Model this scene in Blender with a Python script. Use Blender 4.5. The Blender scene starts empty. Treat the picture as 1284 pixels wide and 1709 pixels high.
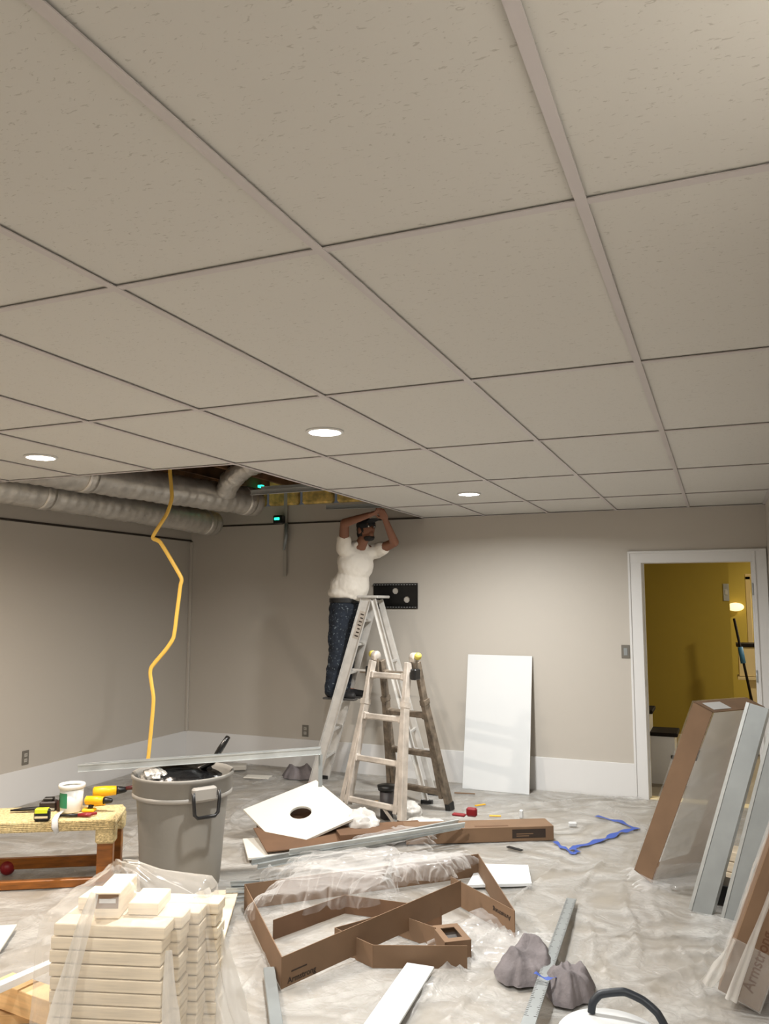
import bpy, bmesh, math, random
import numpy as np
from mathutils import Vector, Matrix, Euler
random.seed(4); rs = np.random.RandomState(4)
PI = math.pi
SC = bpy.context.scene; COL = SC.collection
# ------------------------------------------------------------------ camera, world, exposure, large lights
cam_d = bpy.data.cameras.new('camera'); cam = bpy.data.objects.new('camera', cam_d); COL.objects.link(cam)
FPX = 1344.72; YAW, PIT, ROL = -0.394497, 0.112139, 0.001074
_cy, _sy, _cp, _sp = math.cos(YAW), math.sin(YAW), math.cos(PIT), math.sin(PIT)
_f = Vector((_sy*_cp, _cy*_cp, _sp)); _r = Vector((_cy, -_sy, 0)); _u = _r.cross(_f)
_r2 = _r*math.cos(ROL) + _u*math.sin(ROL); _u2 = _u*math.cos(ROL) - _r*math.sin(ROL)
M4 = Matrix((( _r2.x, _u2.x, -_f.x, 0.8444), (_r2.y, _u2.y, -_f.y, -1.6297), (_r2.z, _u2.z, -_f.z, 1.6734), (0, 0, 0, 1)))
cam.matrix_world = M4
cam_d.sensor_fit = 'HORIZONTAL'; cam_d.sensor_width = 36; cam_d.lens = FPX*36/1284; cam_d.clip_start = .05; cam_d.clip_end = 60
SC.camera = cam
w = bpy.data.worlds.new('world'); SC.world = w; w.use_nodes = True
w.node_tree.nodes['Background'].inputs[0].default_value = (.9, .95, 1, 1); w.node_tree.nodes['Background'].inputs[1].default_value = .05
SC.view_settings.view_transform = 'Standard'; SC.view_settings.look = 'None'; SC.view_settings.gamma = 1
SC.view_settings.use_curve_mapping = False; SC.view_settings.exposure = 0.14
LAMP_W = 32.5           # watts of each recessed lamp
LAMP_COL = (1.0, .99, .955)
YW = 5.82; XL = -4.591; XR = 1.215; YB = -6.2; H = 2.503    # room

# ------------------------------------------------------------------ helpers
ORI = {}
def lin(c):
    return tuple(((v/255)/12.92 if v/255 <= .04045 else ((v/255+.055)/1.055)**2.4) for v in c) + (1,)
def mat(name, rgb, rough=.6, metal=0, bump=0, bscale=40, var=0, vscale=6, spec=.5, emit=0, stretch=None, coat=0):
    m = bpy.data.materials.new(name); m.use_nodes = True; nt = m.node_tree; p = nt.nodes['Principled BSDF']
    p.inputs['Base Color'].default_value = lin(rgb); p.inputs['Roughness'].default_value = rough
    p.inputs['Metallic'].default_value = metal; p.inputs['Specular IOR Level'].default_value = spec
    if coat: p.inputs['Coat Weight'].default_value = coat
    if emit: p.inputs['Emission Color'].default_value = lin(rgb); p.inputs['Emission Strength'].default_value = emit
    tc = nt.nodes.new('ShaderNodeTexCoord'); mp = nt.nodes.new('ShaderNodeMapping'); nt.links.new(tc.outputs['Object'], mp.inputs[0])
    if stretch: mp.inputs['Scale'].default_value = stretch
    if bump:
        n = nt.nodes.new('ShaderNodeTexNoise'); n.inputs['Scale'].default_value = bscale; n.inputs['Detail'].default_value = 6
        b = nt.nodes.new('ShaderNodeBump'); b.inputs['Strength'].default_value = bump; b.inputs['Distance'].default_value = .01
        nt.links.new(mp.outputs[0], n.inputs['Vector']); nt.links.new(n.outputs[0], b.inputs['Height']); nt.links.new(b.outputs[0], p.inputs['Normal'])
    if var:
        n = nt.nodes.new('ShaderNodeTexNoise'); n.inputs['Scale'].default_value = vscale; n.inputs['Detail'].default_value = 5
        r = nt.nodes.new('ShaderNodeValToRGB'); nt.links.new(mp.outputs[0], n.inputs['Vector']); nt.links.new(n.outputs[0], r.inputs[0])
        r.color_ramp.elements[0].position = .3; r.color_ramp.elements[1].position = .7
        r.color_ramp.elements[0].color = lin([max(0, c*(1-var)) for c in rgb]); r.color_ramp.elements[1].color = lin([min(255, c*(1+var*.5)) for c in rgb])
        nt.links.new(r.outputs[0], p.inputs['Base Color'])
    return m
def film(name, rgb, alpha, rough=.12, bscale=9, bump=.6, lo=.1, hi=1.0):
    """thin clear polythene: see-through with milky creases and glossy glints"""
    m = bpy.data.materials.new(name); m.use_nodes = True; nt = m.node_tree; p = nt.nodes['Principled BSDF']; out = nt.nodes['Material Output']
    p.inputs['Base Color'].default_value = lin(rgb); p.inputs['Roughness'].default_value = rough; p.inputs['Specular IOR Level'].default_value = .8
    tr = nt.nodes.new('ShaderNodeBsdfTransparent'); mx = nt.nodes.new('ShaderNodeMixShader')
    tc = nt.nodes.new('ShaderNodeTexCoord')
    n = nt.nodes.new('ShaderNodeTexNoise'); n.inputs['Scale'].default_value = bscale; n.inputs['Detail'].default_value = 4; n.inputs['Distortion'].default_value = 1.5
    try: n.noise_type = 'RIDGED_MULTIFRACTAL'
    except Exception: pass
    nt.links.new(tc.outputs['Object'], n.inputs['Vector'])
    lw = nt.nodes.new('ShaderNodeLayerWeight'); lw.inputs[0].default_value = .55
    b = nt.nodes.new('ShaderNodeBump'); b.inputs['Strength'].default_value = bump; b.inputs['Distance'].default_value = .01
    nt.links.new(n.outputs[0], b.inputs['Height']); nt.links.new(b.outputs[0], p.inputs['Normal']); nt.links.new(b.outputs[0], lw.inputs['Normal'])
    ma = nt.nodes.new('ShaderNodeMapRange'); ma.inputs['To Min'].default_value = alpha*lo; ma.inputs['To Max'].default_value = alpha*hi
    nt.links.new(lw.outputs['Facing'], ma.inputs['Value'])
    ad = nt.nodes.new('ShaderNodeMath'); ad.operation = 'MULTIPLY_ADD'; ad.inputs[1].default_value = alpha*.35; ad.use_clamp = True
    nt.links.new(n.outputs[0], ad.inputs[0]); nt.links.new(ma.outputs[0], ad.inputs[2])
    nt.links.new(ad.outputs[0], mx.inputs[0]); nt.links.new(tr.outputs[0], mx.inputs[1]); nt.links.new(p.outputs[0], mx.inputs[2]); nt.links.new(mx.outputs[0], out.inputs[0])
    return m
def V(*a): return Vector(a)
class MB:
    def __init__(s): s.v = []; s.f = []; s.sm = []
    def add(s, vs, fs, sm=False):
        o = len(s.v); s.v += [tuple(v) for v in vs]; s.f += [tuple(i+o for i in f) for f in fs]; s.sm += [sm]*len(fs); return s
    def frame(s, o, ax, ay, az, lo, hi, ch=0.0):
        """box in a local frame; lo/hi are extents along the three axes; ch = chamfer"""
        o = Vector(o); ax, ay, az = [Vector(a).normalized() for a in (ax, ay, az)]
        P = lambda x, y, z: o + ax*x + ay*y + az*z
        (x0, y0, z0), (x1, y1, z1) = lo, hi
        if ch <= 0:
            vs = [P(x, y, z) for z in (z0, z1) for x, y in ((x0, y0), (x1, y0), (x1, y1), (x0, y1))]
            return s.add(vs, [(3, 2, 1, 0), (4, 5, 6, 7), (0, 1, 5, 4), (1, 2, 6, 5), (2, 3, 7, 6), (3, 0, 4, 7)])
        c = ch; vs = []
        for z, i in ((z0, c), (z0+c, 0), (z1-c, 0), (z1, c)):
            vs += [P(x, y, z) for x, y in ((x0+i+c*(i == 0), y0+i), (x1-i-c*(i == 0), y0+i), (x1-i, y0+i+c*(i == 0)), (x1-i, y1-i-c*(i == 0)), (x1-i-c*(i == 0), y1-i), (x0+i+c*(i == 0), y1-i), (x0+i, y1-i-c*(i == 0)), (x0+i, y0+i+c*(i == 0)))]
        fs = [tuple(reversed(range(8))), tuple(range(24, 32))]
        for k in range(3):
            for j in range(8): a, b = k*8+j, k*8+(j+1) % 8; fs.append((a, b, b+8, a+8))
        return s.add(vs, fs)
    def box(s, x0, x1, y0, y1, z0, z1, ch=0): return s.frame((0, 0, 0), (1, 0, 0), (0, 1, 0), (0, 0, 1), (x0, y0, z0), (x1, y1, z1), ch)
    def bar(s, a, b, w, h, up=(0, 0, 1), ch=0):
        a, b = Vector(a), Vector(b); d = (b-a); L = d.length; d.normalize(); x = d.cross(Vector(up))
        if x.length < 1e-4: x = d.cross(Vector((1, 0, 0)))
        x.normalize(); y = x.cross(d)
        return s.frame(a, x, y, d, (-w/2, -h/2, 0), (w/2, h/2, L), ch)
    def tube(s, pts, r, n=10, cap=True, sx=1.0, side=None):
        pts = [Vector(p) for p in pts]; rr = r if isinstance(r, (list, tuple)) else [r]*len(pts); vs = []; pr = None
        for i, p in enumerate(pts):
            t = (pts[min(i+1, len(pts)-1)]-pts[max(i-1, 0)]).normalized()
            if pr is None:
                a = Vector(side) if side else (Vector((0, 0, 1)) if abs(t.z) < .9 else Vector((1, 0, 0)))
            else: a = pr
            a = (a-t*a.dot(t)).normalized(); pr = a; b = t.cross(a)
            vs += [p+(a*math.cos(q)*sx+b*math.sin(q))*rr[i] for q in [2*PI*k/n for k in range(n)]]
        fs = [(i*n+k, i*n+(k+1) % n, (i+1)*n+(k+1) % n, (i+1)*n+k) for i in range(len(pts)-1) for k in range(n)]
        s.add(vs, fs, True)
        if cap: o = len(s.v)-len(vs); s.f += [tuple(o+k for k in reversed(range(n))), tuple(o+len(vs)-n+k for k in range(n))]; s.sm += [False, False]
        return s
    def lathe(s, prof, c=(0, 0, 0), n=32, ax=(0, 0, 1)):
        q = Vector(ax).normalized().to_track_quat('Z', 'Y'); c = Vector(c)
        vs = [c+q @ Vector((r*math.cos(2*PI*k/n), r*math.sin(2*PI*k/n), z)) for r, z in prof for k in range(n)]
        fs = [(i*n+k, i*n+(k+1) % n, (i+1)*n+(k+1) % n, (i+1)*n+k) for i in range(len(prof)-1) for k in range(n)]
        return s.add(vs, fs, True)
    def ball(s, c, r, n=14, m=9, rot=None):
        if not isinstance(r, (tuple, list)): r = (r, r, r)
        c = Vector(c); R = rot if rot else Matrix.Identity(3); vs = []
        for i in range(m+1):
            th = PI*i/m
            for k in range(n):
                ph = 2*PI*k/n; vs.append(c + R @ Vector((r[0]*math.sin(th)*math.cos(ph), r[1]*math.sin(th)*math.sin(ph), r[2]*math.cos(th))))
        fs = [((i+1)*n+k, (i+1)*n+(k+1) % n, i*n+(k+1) % n, i*n+k) for i in range(m) for k in range(n)]
        return s.add(vs, fs, True)
    def cap(s, a, b, ra, rb, k=7):
        """tapered limb piece with round ends"""
        a, b = Vector(a), Vector(b); d = b-a
        s.tube([a, a+d*.33, a+d*.66, b], [ra, ra*.67+rb*.33, ra*.34+rb*.66, rb], 14); s.ball(a, ra*.99); s.ball(b, rb*.99); return s
    def ell(s, c, r, z=(0, 0, 1), x=(1, 0, 0)):
        z = Vector(z).normalized(); x = Vector(x); x = (x-z*x.dot(z)).normalized(); y = z.cross(x)
        return s.ball(c, r, 20, 14, Matrix((x, y, z)).transposed())
    def build(s, name, m, parent=None, label=None, cat=None, group=None, kind=None, origin=None):
        A = np.array(s.v, float)
        if origin is None:
            lo, hi = A.min(0), A.max(0); origin = Vector(((lo[0]+hi[0])/2, (lo[1]+hi[1])/2, lo[2]))
        O = Vector(origin); me = bpy.data.meshes.new(name)
        me.from_pydata([tuple(Vector(v)-O) for v in s.v], [], s.f); me.validate()
        if len(me.polygons) == len(s.sm): me.polygons.foreach_set('use_smooth', s.sm)
        me.materials.append(m); o = bpy.data.objects.new(name, me); COL.objects.link(o)
        put(o, O, parent); tag(o, label, cat, group, kind); return o
def put(o, O, parent=None):
    O = Vector(O)
    if parent is not None: o.parent = parent; o.location = O-ORI[parent.name]
    else: o.location = O
    ORI[o.name] = O
def tag(o, label=None, cat=None, group=None, kind=None):
    if label: o['label'] = label
    if cat: o['category'] = cat
    if group: o['group'] = group
    if kind: o['kind'] = kind
def empty(name, loc, label=None, cat=None, group=None, kind=None):
    o = bpy.data.objects.new(name, None); COL.objects.link(o); o.empty_display_size = .1; put(o, loc); tag(o, label, cat, group, kind); return o
def dup(o, O, parent=None, label=None, group=None):
    c = o.copy(); COL.objects.link(c); c.parent = None; put(c, O, parent)
    if label: c['label'] = label
    if group: c['group'] = group
    return c
def lettering(text, o, ax, ay, size, m, parent, name='lettering', thick=.0004):
    """flat print laid on a surface: o = lower left corner, ax along the line, ay up the letters"""
    cu = bpy.data.curves.new(name, 'FONT'); cu.body = text; cu.size = size*1.35; cu.extrude = thick; cu.offset = size*.02
    t = bpy.data.objects.new('tmp', cu); COL.objects.link(t); dg = bpy.context.evaluated_depsgraph_get()
    me = bpy.data.meshes.new_from_object(t.evaluated_get(dg)); COL.objects.unlink(t); bpy.data.objects.remove(t)
    ax = Vector(ax).normalized(); ay = Vector(ay).normalized(); az = ax.cross(ay); mb = MB()
    mb.add([Vector(o)+ax*v.co.x+ay*v.co.y+az*v.co.z for v in me.vertices], [tuple(p.vertices) for p in me.polygons])
    bpy.data.meshes.remove(me); return mb.build(name, m, parent)
def solid(mb, name, m, parent=None, voxel=.006, smooth=4, noise=0, nscale=.08, dec=None, **kw):
    """fuse overlapping pieces into one continuous skin"""
    o = mb.build(name, m, parent, **kw)
    r = o.modifiers.new('r', 'REMESH'); r.mode = 'VOXEL'; r.voxel_size = voxel; r.use_smooth_shade = True
    s = o.modifiers.new('s', 'SMOOTH'); s.iterations = smooth; s.factor = .5
    if noise:
        t = bpy.data.textures.new('fold', 'CLOUDS'); t.noise_scale = nscale; t.noise_depth = 2
        d = o.modifiers.new('d', 'DISPLACE'); d.texture = t; d.strength = noise; d.mid_level = .5
    dg = bpy.context.evaluated_depsgraph_get(); me = bpy.data.meshes.new_from_object(o.evaluated_get(dg)); o.modifiers.clear(); o.data = me
    for p in me.polygons: p.use_smooth = True
    return o
def nz(x, y, s=1.0, seed=0.0):
    """cheap smooth noise from warped sines, about -1..1"""
    x = np.asarray(x)*s+seed*3.7; y = np.asarray(y)*s-seed*1.9
    return (np.sin(1.7*x+1.3*np.sin(1.1*y+seed))+np.sin(2.3*y+1.7*np.sin(1.3*x+2+seed))+.6*np.sin(3.9*x-2.7*y+1.5*np.sin(2.9*y))+.5*np.sin(5.3*y+4.1*x+1.2*np.sin(3.3*x)))/3.1
def ridge(x, y, s=1.0, seed=0.0, p=3):
    return (1-np.abs(nz(x, y, s, seed)))**p
def grid_mesh(P, keep=None):
    """P: (n,m,3) array -> MB"""
    n, m = P.shape[:2]; mb = MB(); vs = P.reshape(-1, 3).tolist(); fs = []
    for i in range(n-1):
        for j in range(m-1):
            if keep is None or keep[i, j]: a = i*m+j; fs.append((a, a+1, a+m+1, a+m))
    if keep is not None:
        used = sorted({i for f in fs for i in f}); mp = {u: k for k, u in enumerate(used)}
        vs = [vs[u] for u in used]; fs = [tuple(mp[i] for i in f) for f in fs]
    mb.add(vs, fs, True); return mb
# ------------------------------------------------------------------ materials
M = {}
M['wall'] = mat('wall_paint', (190, 184, 175), .55, bump=.04, bscale=120)
M['wallup'] = mat('primer_paint', (176, 172, 164), .8)
M['white'] = mat('white_trim_paint', (222, 222, 222), .35, spec=.5)
M['tee'] = mat('grid_enamel', (194, 188, 188), .45)
M['joist'] = mat('joist_wood', (110, 78, 50), .8, var=.3)
M['deck'] = mat('deck_board', (78, 58, 42), .9)
M['insul'] = mat('glass_wool', (226, 196, 116), .95, bump=.8, bscale=60, var=.25, vscale=14)
M['yellow'] = mat('yellow_paint', (172, 152, 62), .6)
M['floor'] = mat('floor_base', (152, 144, 132), .5, var=.08, vscale=3)
M['galv'] = mat('galvanised_steel', (190, 194, 194), .3, metal=.45, var=.08, vscale=9)
M['stud'] = mat('grey_stud_steel', (150, 155, 156), .42, metal=.35, var=.06, vscale=5)
M['alu'] = mat('worn_aluminium', (212, 210, 206), .4, metal=.3, var=.05, vscale=14, bump=.1)
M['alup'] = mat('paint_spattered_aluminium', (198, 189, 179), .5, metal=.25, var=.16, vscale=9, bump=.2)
M['alud'] = mat('dark_brown_aluminium', (128, 116, 102), .55, metal=.4, var=.25, vscale=20, bump=.2)  # darker brown, for the far side and the hinge arms
M['black'] = mat('black_plastic', (22, 22, 23), .4)
M['blackm'] = mat('black_steel', (16, 16, 17), .35, metal=.2)
M['greycan'] = mat('grey_polythene', (126, 123, 117), .55, bump=.05, bscale=60)
M['greycan2'] = mat('grey_rim_polythene', (148, 144, 138), .5)
M['board'] = mat('brown_cardboard', (124, 98, 75), .8, var=.06, vscale=5, bump=.05)
M['board2'] = mat('dark_cardboard', (108, 80, 58), .85, var=.08)
M['print'] = mat('dark_print', (52, 40, 32), .8)
M['boxprint'] = mat('brown_print', (98, 66, 44), .8)
M['tilec'] = mat('cut_tile_face', (214, 211, 203), .8, bump=.1, bscale=200)
M['tilee'] = mat('tile_edge', (170, 158, 140), .9)
M['bwhite'] = mat('white_board', (218, 221, 223), .35)
M['pine'] = mat('pale_pine', (234, 219, 194), .6, var=.10, vscale=5, stretch=(1, 1, 14), bump=.08)
M['pine2'] = mat('warm_pine', (232, 196, 146), .6, var=.12, vscale=5, stretch=(1, 1, 9))
M['oak'] = mat('varnished_oak', (150, 90, 30), .35, var=.2, vscale=9, stretch=(1, 1, 6))
M['rush'] = mat('woven_rush', (214, 194, 146), .9, bump=.8, bscale=90, var=.2, vscale=70)
M['gold'] = mat('yellow_cable', (232, 190, 88), .45)
M['drill'] = mat('tool_yellow', (236, 180, 20), .4)
M['lime'] = mat('lime_label', (214, 224, 40), .5)
M['greenl'] = mat('green_label', (40, 130, 92), .5)
M['tub'] = mat('white_tub', (222, 222, 218), .35)
M['red'] = mat('dark_red_plastic', (130, 18, 28), .4)
M['blue'] = mat('blue_masking_tape', (58, 84, 164), .6)
M['rag'] = mat('grey_towel', (120, 114, 116), .95, bump=.4, bscale=60, var=.15, vscale=8)
M['skin'] = mat('skin', (132, 88, 66), .55)
M['shirt'] = mat('white_cotton', (232, 226, 216), .9, bump=.1)
M['hair'] = mat('dark_hair', (24, 20, 18), .7)
M['cap'] = mat('black_cap', (26, 26, 28), .8)
M['shoe'] = mat('black_shoe', (30, 30, 32), .6)
M['sole'] = mat('grey_sole', (74, 72, 70), .7)
M['eye'] = mat('eye_white', (220, 215, 205), .3)
M['foil'] = mat('foil_jacket', (206, 202, 196), .34, metal=.6, bump=.5, bscale=9, var=.12, vscale=8)
M['tapef'] = mat('foil_tape', (214, 210, 204), .28, metal=.7, bump=.6, bscale=30)
M['led'] = mat('green_led', (40, 255, 190), .5, emit=2.5)
M['lens'] = mat('lit_diffuser', (255, 248, 236), .5, emit=9)
M['tread'] = mat('dark_stained_tread', (26, 20, 18), .7, spec=.2)
M['cream'] = mat('cream_paint', (222, 206, 166), .5)
M['plate'] = mat('grey_plate', (112, 108, 100), .5)
M['wlabel'] = mat('white_sticker', (206, 208, 210), .4)
M['film'] = film('polythene_film', (232, 230, 226), .55)
M['filmd'] = film('crumpled_polythene', (238, 237, 236), .36, rough=.07, bscale=7, bump=.7, lo=.12)
M['wrap'] = film('stretch_wrap', (240, 236, 230), .34, rough=.15, bscale=7, lo=.35)
M['milk2'] = film('hazy_film_face', (226, 224, 220), .80, rough=.3, bscale=4, bump=.3, lo=.8)
M['milk'] = film('milky_polythene_fold', (236, 233, 228), .75, rough=.25, bscale=5, bump=.4, lo=.7)
# paint-splashed denim
m = mat('spattered_denim', (30, 38, 50), .9, var=.25, vscale=10); nt = m.node_tree; p = nt.nodes['Principled BSDF']
src = p.inputs['Base Color'].links[0].from_socket
tc = nt.nodes.new('ShaderNodeTexCoord'); vo = nt.nodes.new('ShaderNodeTexNoise'); vo.inputs['Scale'].default_value = 55; vo.inputs['Detail'].default_value = 2
rp = nt.nodes.new('ShaderNodeValToRGB'); rp.color_ramp.elements[0].position = .62; rp.color_ramp.elements[1].position = .72
mx = nt.nodes.new('ShaderNodeMix'); mx.data_type = 'RGBA'; mx.inputs['B'].default_value = lin((112, 122, 128))
nt.links.new(tc.outputs['Object'], vo.inputs['Vector']); nt.links.new(vo.outputs[0], rp.inputs[0]); nt.links.new(rp.outputs[0], mx.inputs['Factor'])
nt.links.new(src, mx.inputs['A']); nt.links.new(mx.outputs['Result'], p.inputs['Base Color']); M['denim'] = m
# fissured mineral-fibre ceiling tile: pits elongated along the tile
m = bpy.data.materials.new('mineral_fibre_tile'); m.use_nodes = True; nt = m.node_tree; p = nt.nodes['Principled BSDF']; p.inputs['Roughness'].default_value = .9
tc = nt.nodes.new('ShaderNodeTexCoord'); mp = nt.nodes.new('ShaderNodeMapping'); mp.inputs['Scale'].default_value = (1.0, 2.4, 1)
gm = nt.nodes.new('ShaderNodeNewGeometry'); nt.links.new(gm.outputs['Position'], mp.inputs[0])
n1 = nt.nodes.new('ShaderNodeTexNoise'); n1.inputs['Scale'].default_value = 62; n1.inputs['Detail'].default_value = 4; n1.inputs['Distortion'].default_value = .8
r1 = nt.nodes.new('ShaderNodeValToRGB'); r1.color_ramp.elements[0].position = .31; r1.color_ramp.elements[1].position = .37
r1.color_ramp.elements[0].color = lin((182, 179, 173)); r1.color_ramp.elements[1].color = lin((205, 203, 198))
bp = nt.nodes.new('ShaderNodeBump'); bp.inputs['Strength'].default_value = .45; bp.inputs['Distance'].default_value = .003
nt.links.new(mp.outputs[0], n1.inputs['Vector']); nt.links.new(n1.outputs[0], r1.inputs[0]); nt.links.new(r1.outputs[0], p.inputs['Base Color'])
nt.links.new(r1.outputs[0], bp.inputs['Height']); nt.links.new(bp.outputs[0], p.inputs['Normal']); M['tile'] = m
# drop sheet: cloudy polythene over a pale floor
m = bpy.data.materials.new('drop_sheet_polythene'); m.use_nodes = True; nt = m.node_tree; p = nt.nodes['Principled BSDF']; out = nt.nodes['Material Output']
p.inputs['Base Color'].default_value = lin((206, 205, 202)); p.inputs['Roughness'].default_value = .10; p.inputs['Specular IOR Level'].default_value = .7
tr = nt.nodes.new('ShaderNodeBsdfTransparent'); mx = nt.nodes.new('ShaderNodeMixShader'); tc = nt.nodes.new('ShaderNodeTexCoord')
n1 = nt.nodes.new('ShaderNodeTexNoise'); n1.inputs['Scale'].default_value = 2.2; n1.inputs['Detail'].default_value = 8; n1.inputs['Distortion'].default_value = 2.2
mr = nt.nodes.new('ShaderNodeMapRange'); mr.inputs['From Min'].default_value = .3; mr.inputs['From Max'].default_value = .7; mr.inputs['To Min'].default_value = .12; mr.inputs['To Max'].default_value = .72
n2 = nt.nodes.new('ShaderNodeTexNoise'); n2.inputs['Scale'].default_value = 11; n2.inputs['Detail'].default_value = 6; n2.inputs['Distortion'].default_value = 3
bp = nt.nodes.new('ShaderNodeBump'); bp.inputs['Strength'].default_value = .6; bp.inputs['Distance'].default_value = .015
for n in (n1, n2): nt.links.new(tc.outputs['Object'], n.inputs['Vector'])
nt.links.new(n1.outputs[0], mr.inputs['Value']); nt.links.new(mr.outputs[0], mx.inputs[0]); nt.links.new(n2.outputs[0], bp.inputs['Height']); nt.links.new(bp.outputs[0], p.inputs['Normal'])
nt.links.new(tr.outputs[0], mx.inputs[1]); nt.links.new(p.outputs[0], mx.inputs[2]); nt.links.new(mx.outputs[0], out.inputs[0]); M['sheet'] = m

# ------------------------------------------------------------------ room shell
S = dict(kind='structure')
def struct(name, mb, m, parent=None, label=None): return mb.build(name, m, parent, kind='structure', label=label)
struct('floor', MB().box(XL-.1, 4.2, YB-.1, 11.2, -.12, 0), M['floor'])
TOP = 3.06
wl = struct('wall_left', MB().box(XL-.12, XL, YB, YW+.12, 0, TOP), M['wall'])
struct('wall_right', MB().box(XR, XR+.12, YB, YW, 0, TOP), M['wall'])
struct('wall_rear', MB().box(XL-.12, XR+.12, YB-.12, YB, 0, TOP), M['wall'])
DX0, DX1, DH = .205, 1.095, 2.022                       # door opening
back = struct('wall_back', MB().box(XL, DX0-.02, YW, YW+.12, 0, 2.70).box(DX1+.02, XR+.12, YW, YW+.12, 0, 2.70).box(DX0-.02, DX1+.02, YW, YW+.12, DH+.02, 2.70), M['wall'])
struct('baseboard_back', MB().box(XL+.012, .088, YW-.013, YW, 0, .292, .002), M['white'])
struct('baseboard_left', MB().box(XL, XL+.013, YB, YW, 0, .292, .002), M['white'])
struct('baseboard_right', MB().box(XR-.013, XR, YB, YW-.02, 0, .292, .002), M['white'])
struct('trim_corner', MB().box(XL, XL+.03, YW-.03, YW, .292, 2.34, .004), M['wall'])
# door casing, jambs, hinges
d = empty('door_1', (.65, YW, 0), kind='structure')
for a, b in ((.088, DX0-.004), (DX1+.004, 1.205)):
    MB().box(a, b, YW-.018, YW, 0, 2.128, .003).box(a, a+.02, YW-.026, YW-.018, 0, 2.128, .003).build('casing', M['white'], d)
MB().box(.088, 1.205, YW-.019, YW-.0005, DH+.002, 2.128, .003).box(.088, 1.205, YW-.027, YW-.019, 2.108, 2.128, .003).build('casing', M['white'], d)
MB().box(DX0-.02, DX0, YW, YW+.13, 0, DH+.02).box(DX0, DX0+.012, YW+.05, YW+.09, 0, DH).build('jamb', M['white'], d)
MB().box(DX1, DX1+.02, YW, YW+.13, 0, DH+.02).box(DX1-.012, DX1, YW+.05, YW+.09, 0, DH).build('jamb', M['white'], d)
MB().box(DX0, DX1, YW, YW+.13, DH, DH+.02).build('jamb', M['white'], d)
for z in (1.74, 1.02, .28):
    MB().box(DX1-.004, DX1, YW+.005, YW+.045, z, z+.10).tube([(DX1-.006, YW-.002, z), (DX1-.006, YW-.002, z+.10)], .007).build('hinge', M['galv'], d)
MB().box(DX0, DX0+.003, YW+.01, YW+.04, .95, 1.01).build('strike_plate', M['galv'], d)
struct('trim_threshold', MB().box(DX0, DX1, YW, YW+.12, 0, .012, .003), M['cream'])
# ceiling: deck with joists, suspended grid and tiles hung below it
ceil = struct('ceiling', MB().box(XL-.12, XR+.12, YB-.12, YW+.12, TOP, TOP+.04), M['deck'])
for k in range(12):
    x = -4.45+.406*k
    if x < -1.2: MB().box(x, x+.038, 1.6, YW+.1, 2.86, TOP).build('joist', M['joist'], ceil)
for k in range(7):
    x = -4.41+.406*k
    MB().frame((0, 0, 0), (1, 0, 0), (0, 1, 0), (0, 0, 1), (x+.003, YW-.03, 2.702), (x+.36, YW+.05, TOP), .02).build('insulation_batt', M['insul'], ceil)
# wall angle moulding, coloured dark to draw its shadow line
M['angle'] = mat('shadow_line_angle', (70, 62, 56), .6)
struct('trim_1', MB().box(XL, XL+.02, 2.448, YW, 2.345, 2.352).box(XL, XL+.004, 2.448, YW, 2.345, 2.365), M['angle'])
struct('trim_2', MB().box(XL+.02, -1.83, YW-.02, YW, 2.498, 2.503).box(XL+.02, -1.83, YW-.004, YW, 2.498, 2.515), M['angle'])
struct('trim_3', MB().box(-1.83, XR, YW-.022, YW, 2.499, 2.502).box(XR-.022, XR, YB, YW, 2.499, 2.502).box(XL, XL+.022, YB, 2.448, 2.499, 2.502), M['tee'])
SA, SB = .61, 1.2239
cols = [(max(XL, a*SA), min(XR, (a+1)*SA)) for a in range(-8, 2)]
rows = [(max(YB, b*SB), min(YW, (b+1)*SB)) for b in range(-6, 5)]
LIGHTS = {(-2, 1), (-5, 1), (-2, 3)}; HID = {(-2, -1), (-5, -1), (1, -1), (-2, -3), (-5, -3), (1, -3), (-2, -5), (-5, -5), (1, -5)}
cache = {}
def tile_mesh(wx, wy, hole):
    mb = MB(); x, y, t = wx/2-.003, wy/2-.003, .016
    if not hole: return mb.box(-x, x, -y, y, 0, t)
    n = 24; ring = [(.078*math.cos(2*PI*k/n), .078*math.sin(2*PI*k/n)) for k in range(n)]
    outr = []
    for cx, cy in ring:
        s = 1/max(abs(cx)/x, abs(cy)/y); outr.append((cx*s, cy*s))
    # square corners: shift the nearest ring points onto the corners
    for sx in (-1, 1):
        for sy in (-1, 1):
            k = min(range(n), key=lambda i: (outr[i][0]-sx*x)**2+(outr[i][1]-sy*y)**2); outr[k] = (sx*x, sy*y)
    vs = [(a, b, 0) for a, b in ring]+[(a, b, 0) for a, b in outr]+[(a, b, t) for a, b in ring]+[(a, b, t) for a, b in outr]
    fs = []
    for k in range(n):
        j = (k+1) % n; fs += [(k, n+k, n+j, j), (2*n+k, 2*n+j, 3*n+j, 3*n+k), (k, j, 2*n+j, 2*n+k), (n+k, 3*n+k, 3*n+j, n+j)]
    return mb.add(vs, fs)
for a, (x0, x1) in zip(range(-8, 2), cols):
    for b, (y0, y1) in zip(range(-6, 5), rows):
        if a <= -4 and b >= 2: continue
        if y1-y0 < .05 or x1-x0 < .02: continue
        hole = (a, b) in LIGHTS or (a, b) in HID; key = (round(x1-x0, 3), round(y1-y0, 3), hole); P = Vector(((x0+x1)/2, (y0+y1)/2, H+.0055))
        if key in cache: dup(cache[key], P, ceil)
        else:
            mb = tile_mesh(x1-x0, y1-y0, hole); o = mb.build('ceiling_tile', M['tile'], None, origin=(0, 0, 0)); put(o, P, ceil); cache[key] = o
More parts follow.
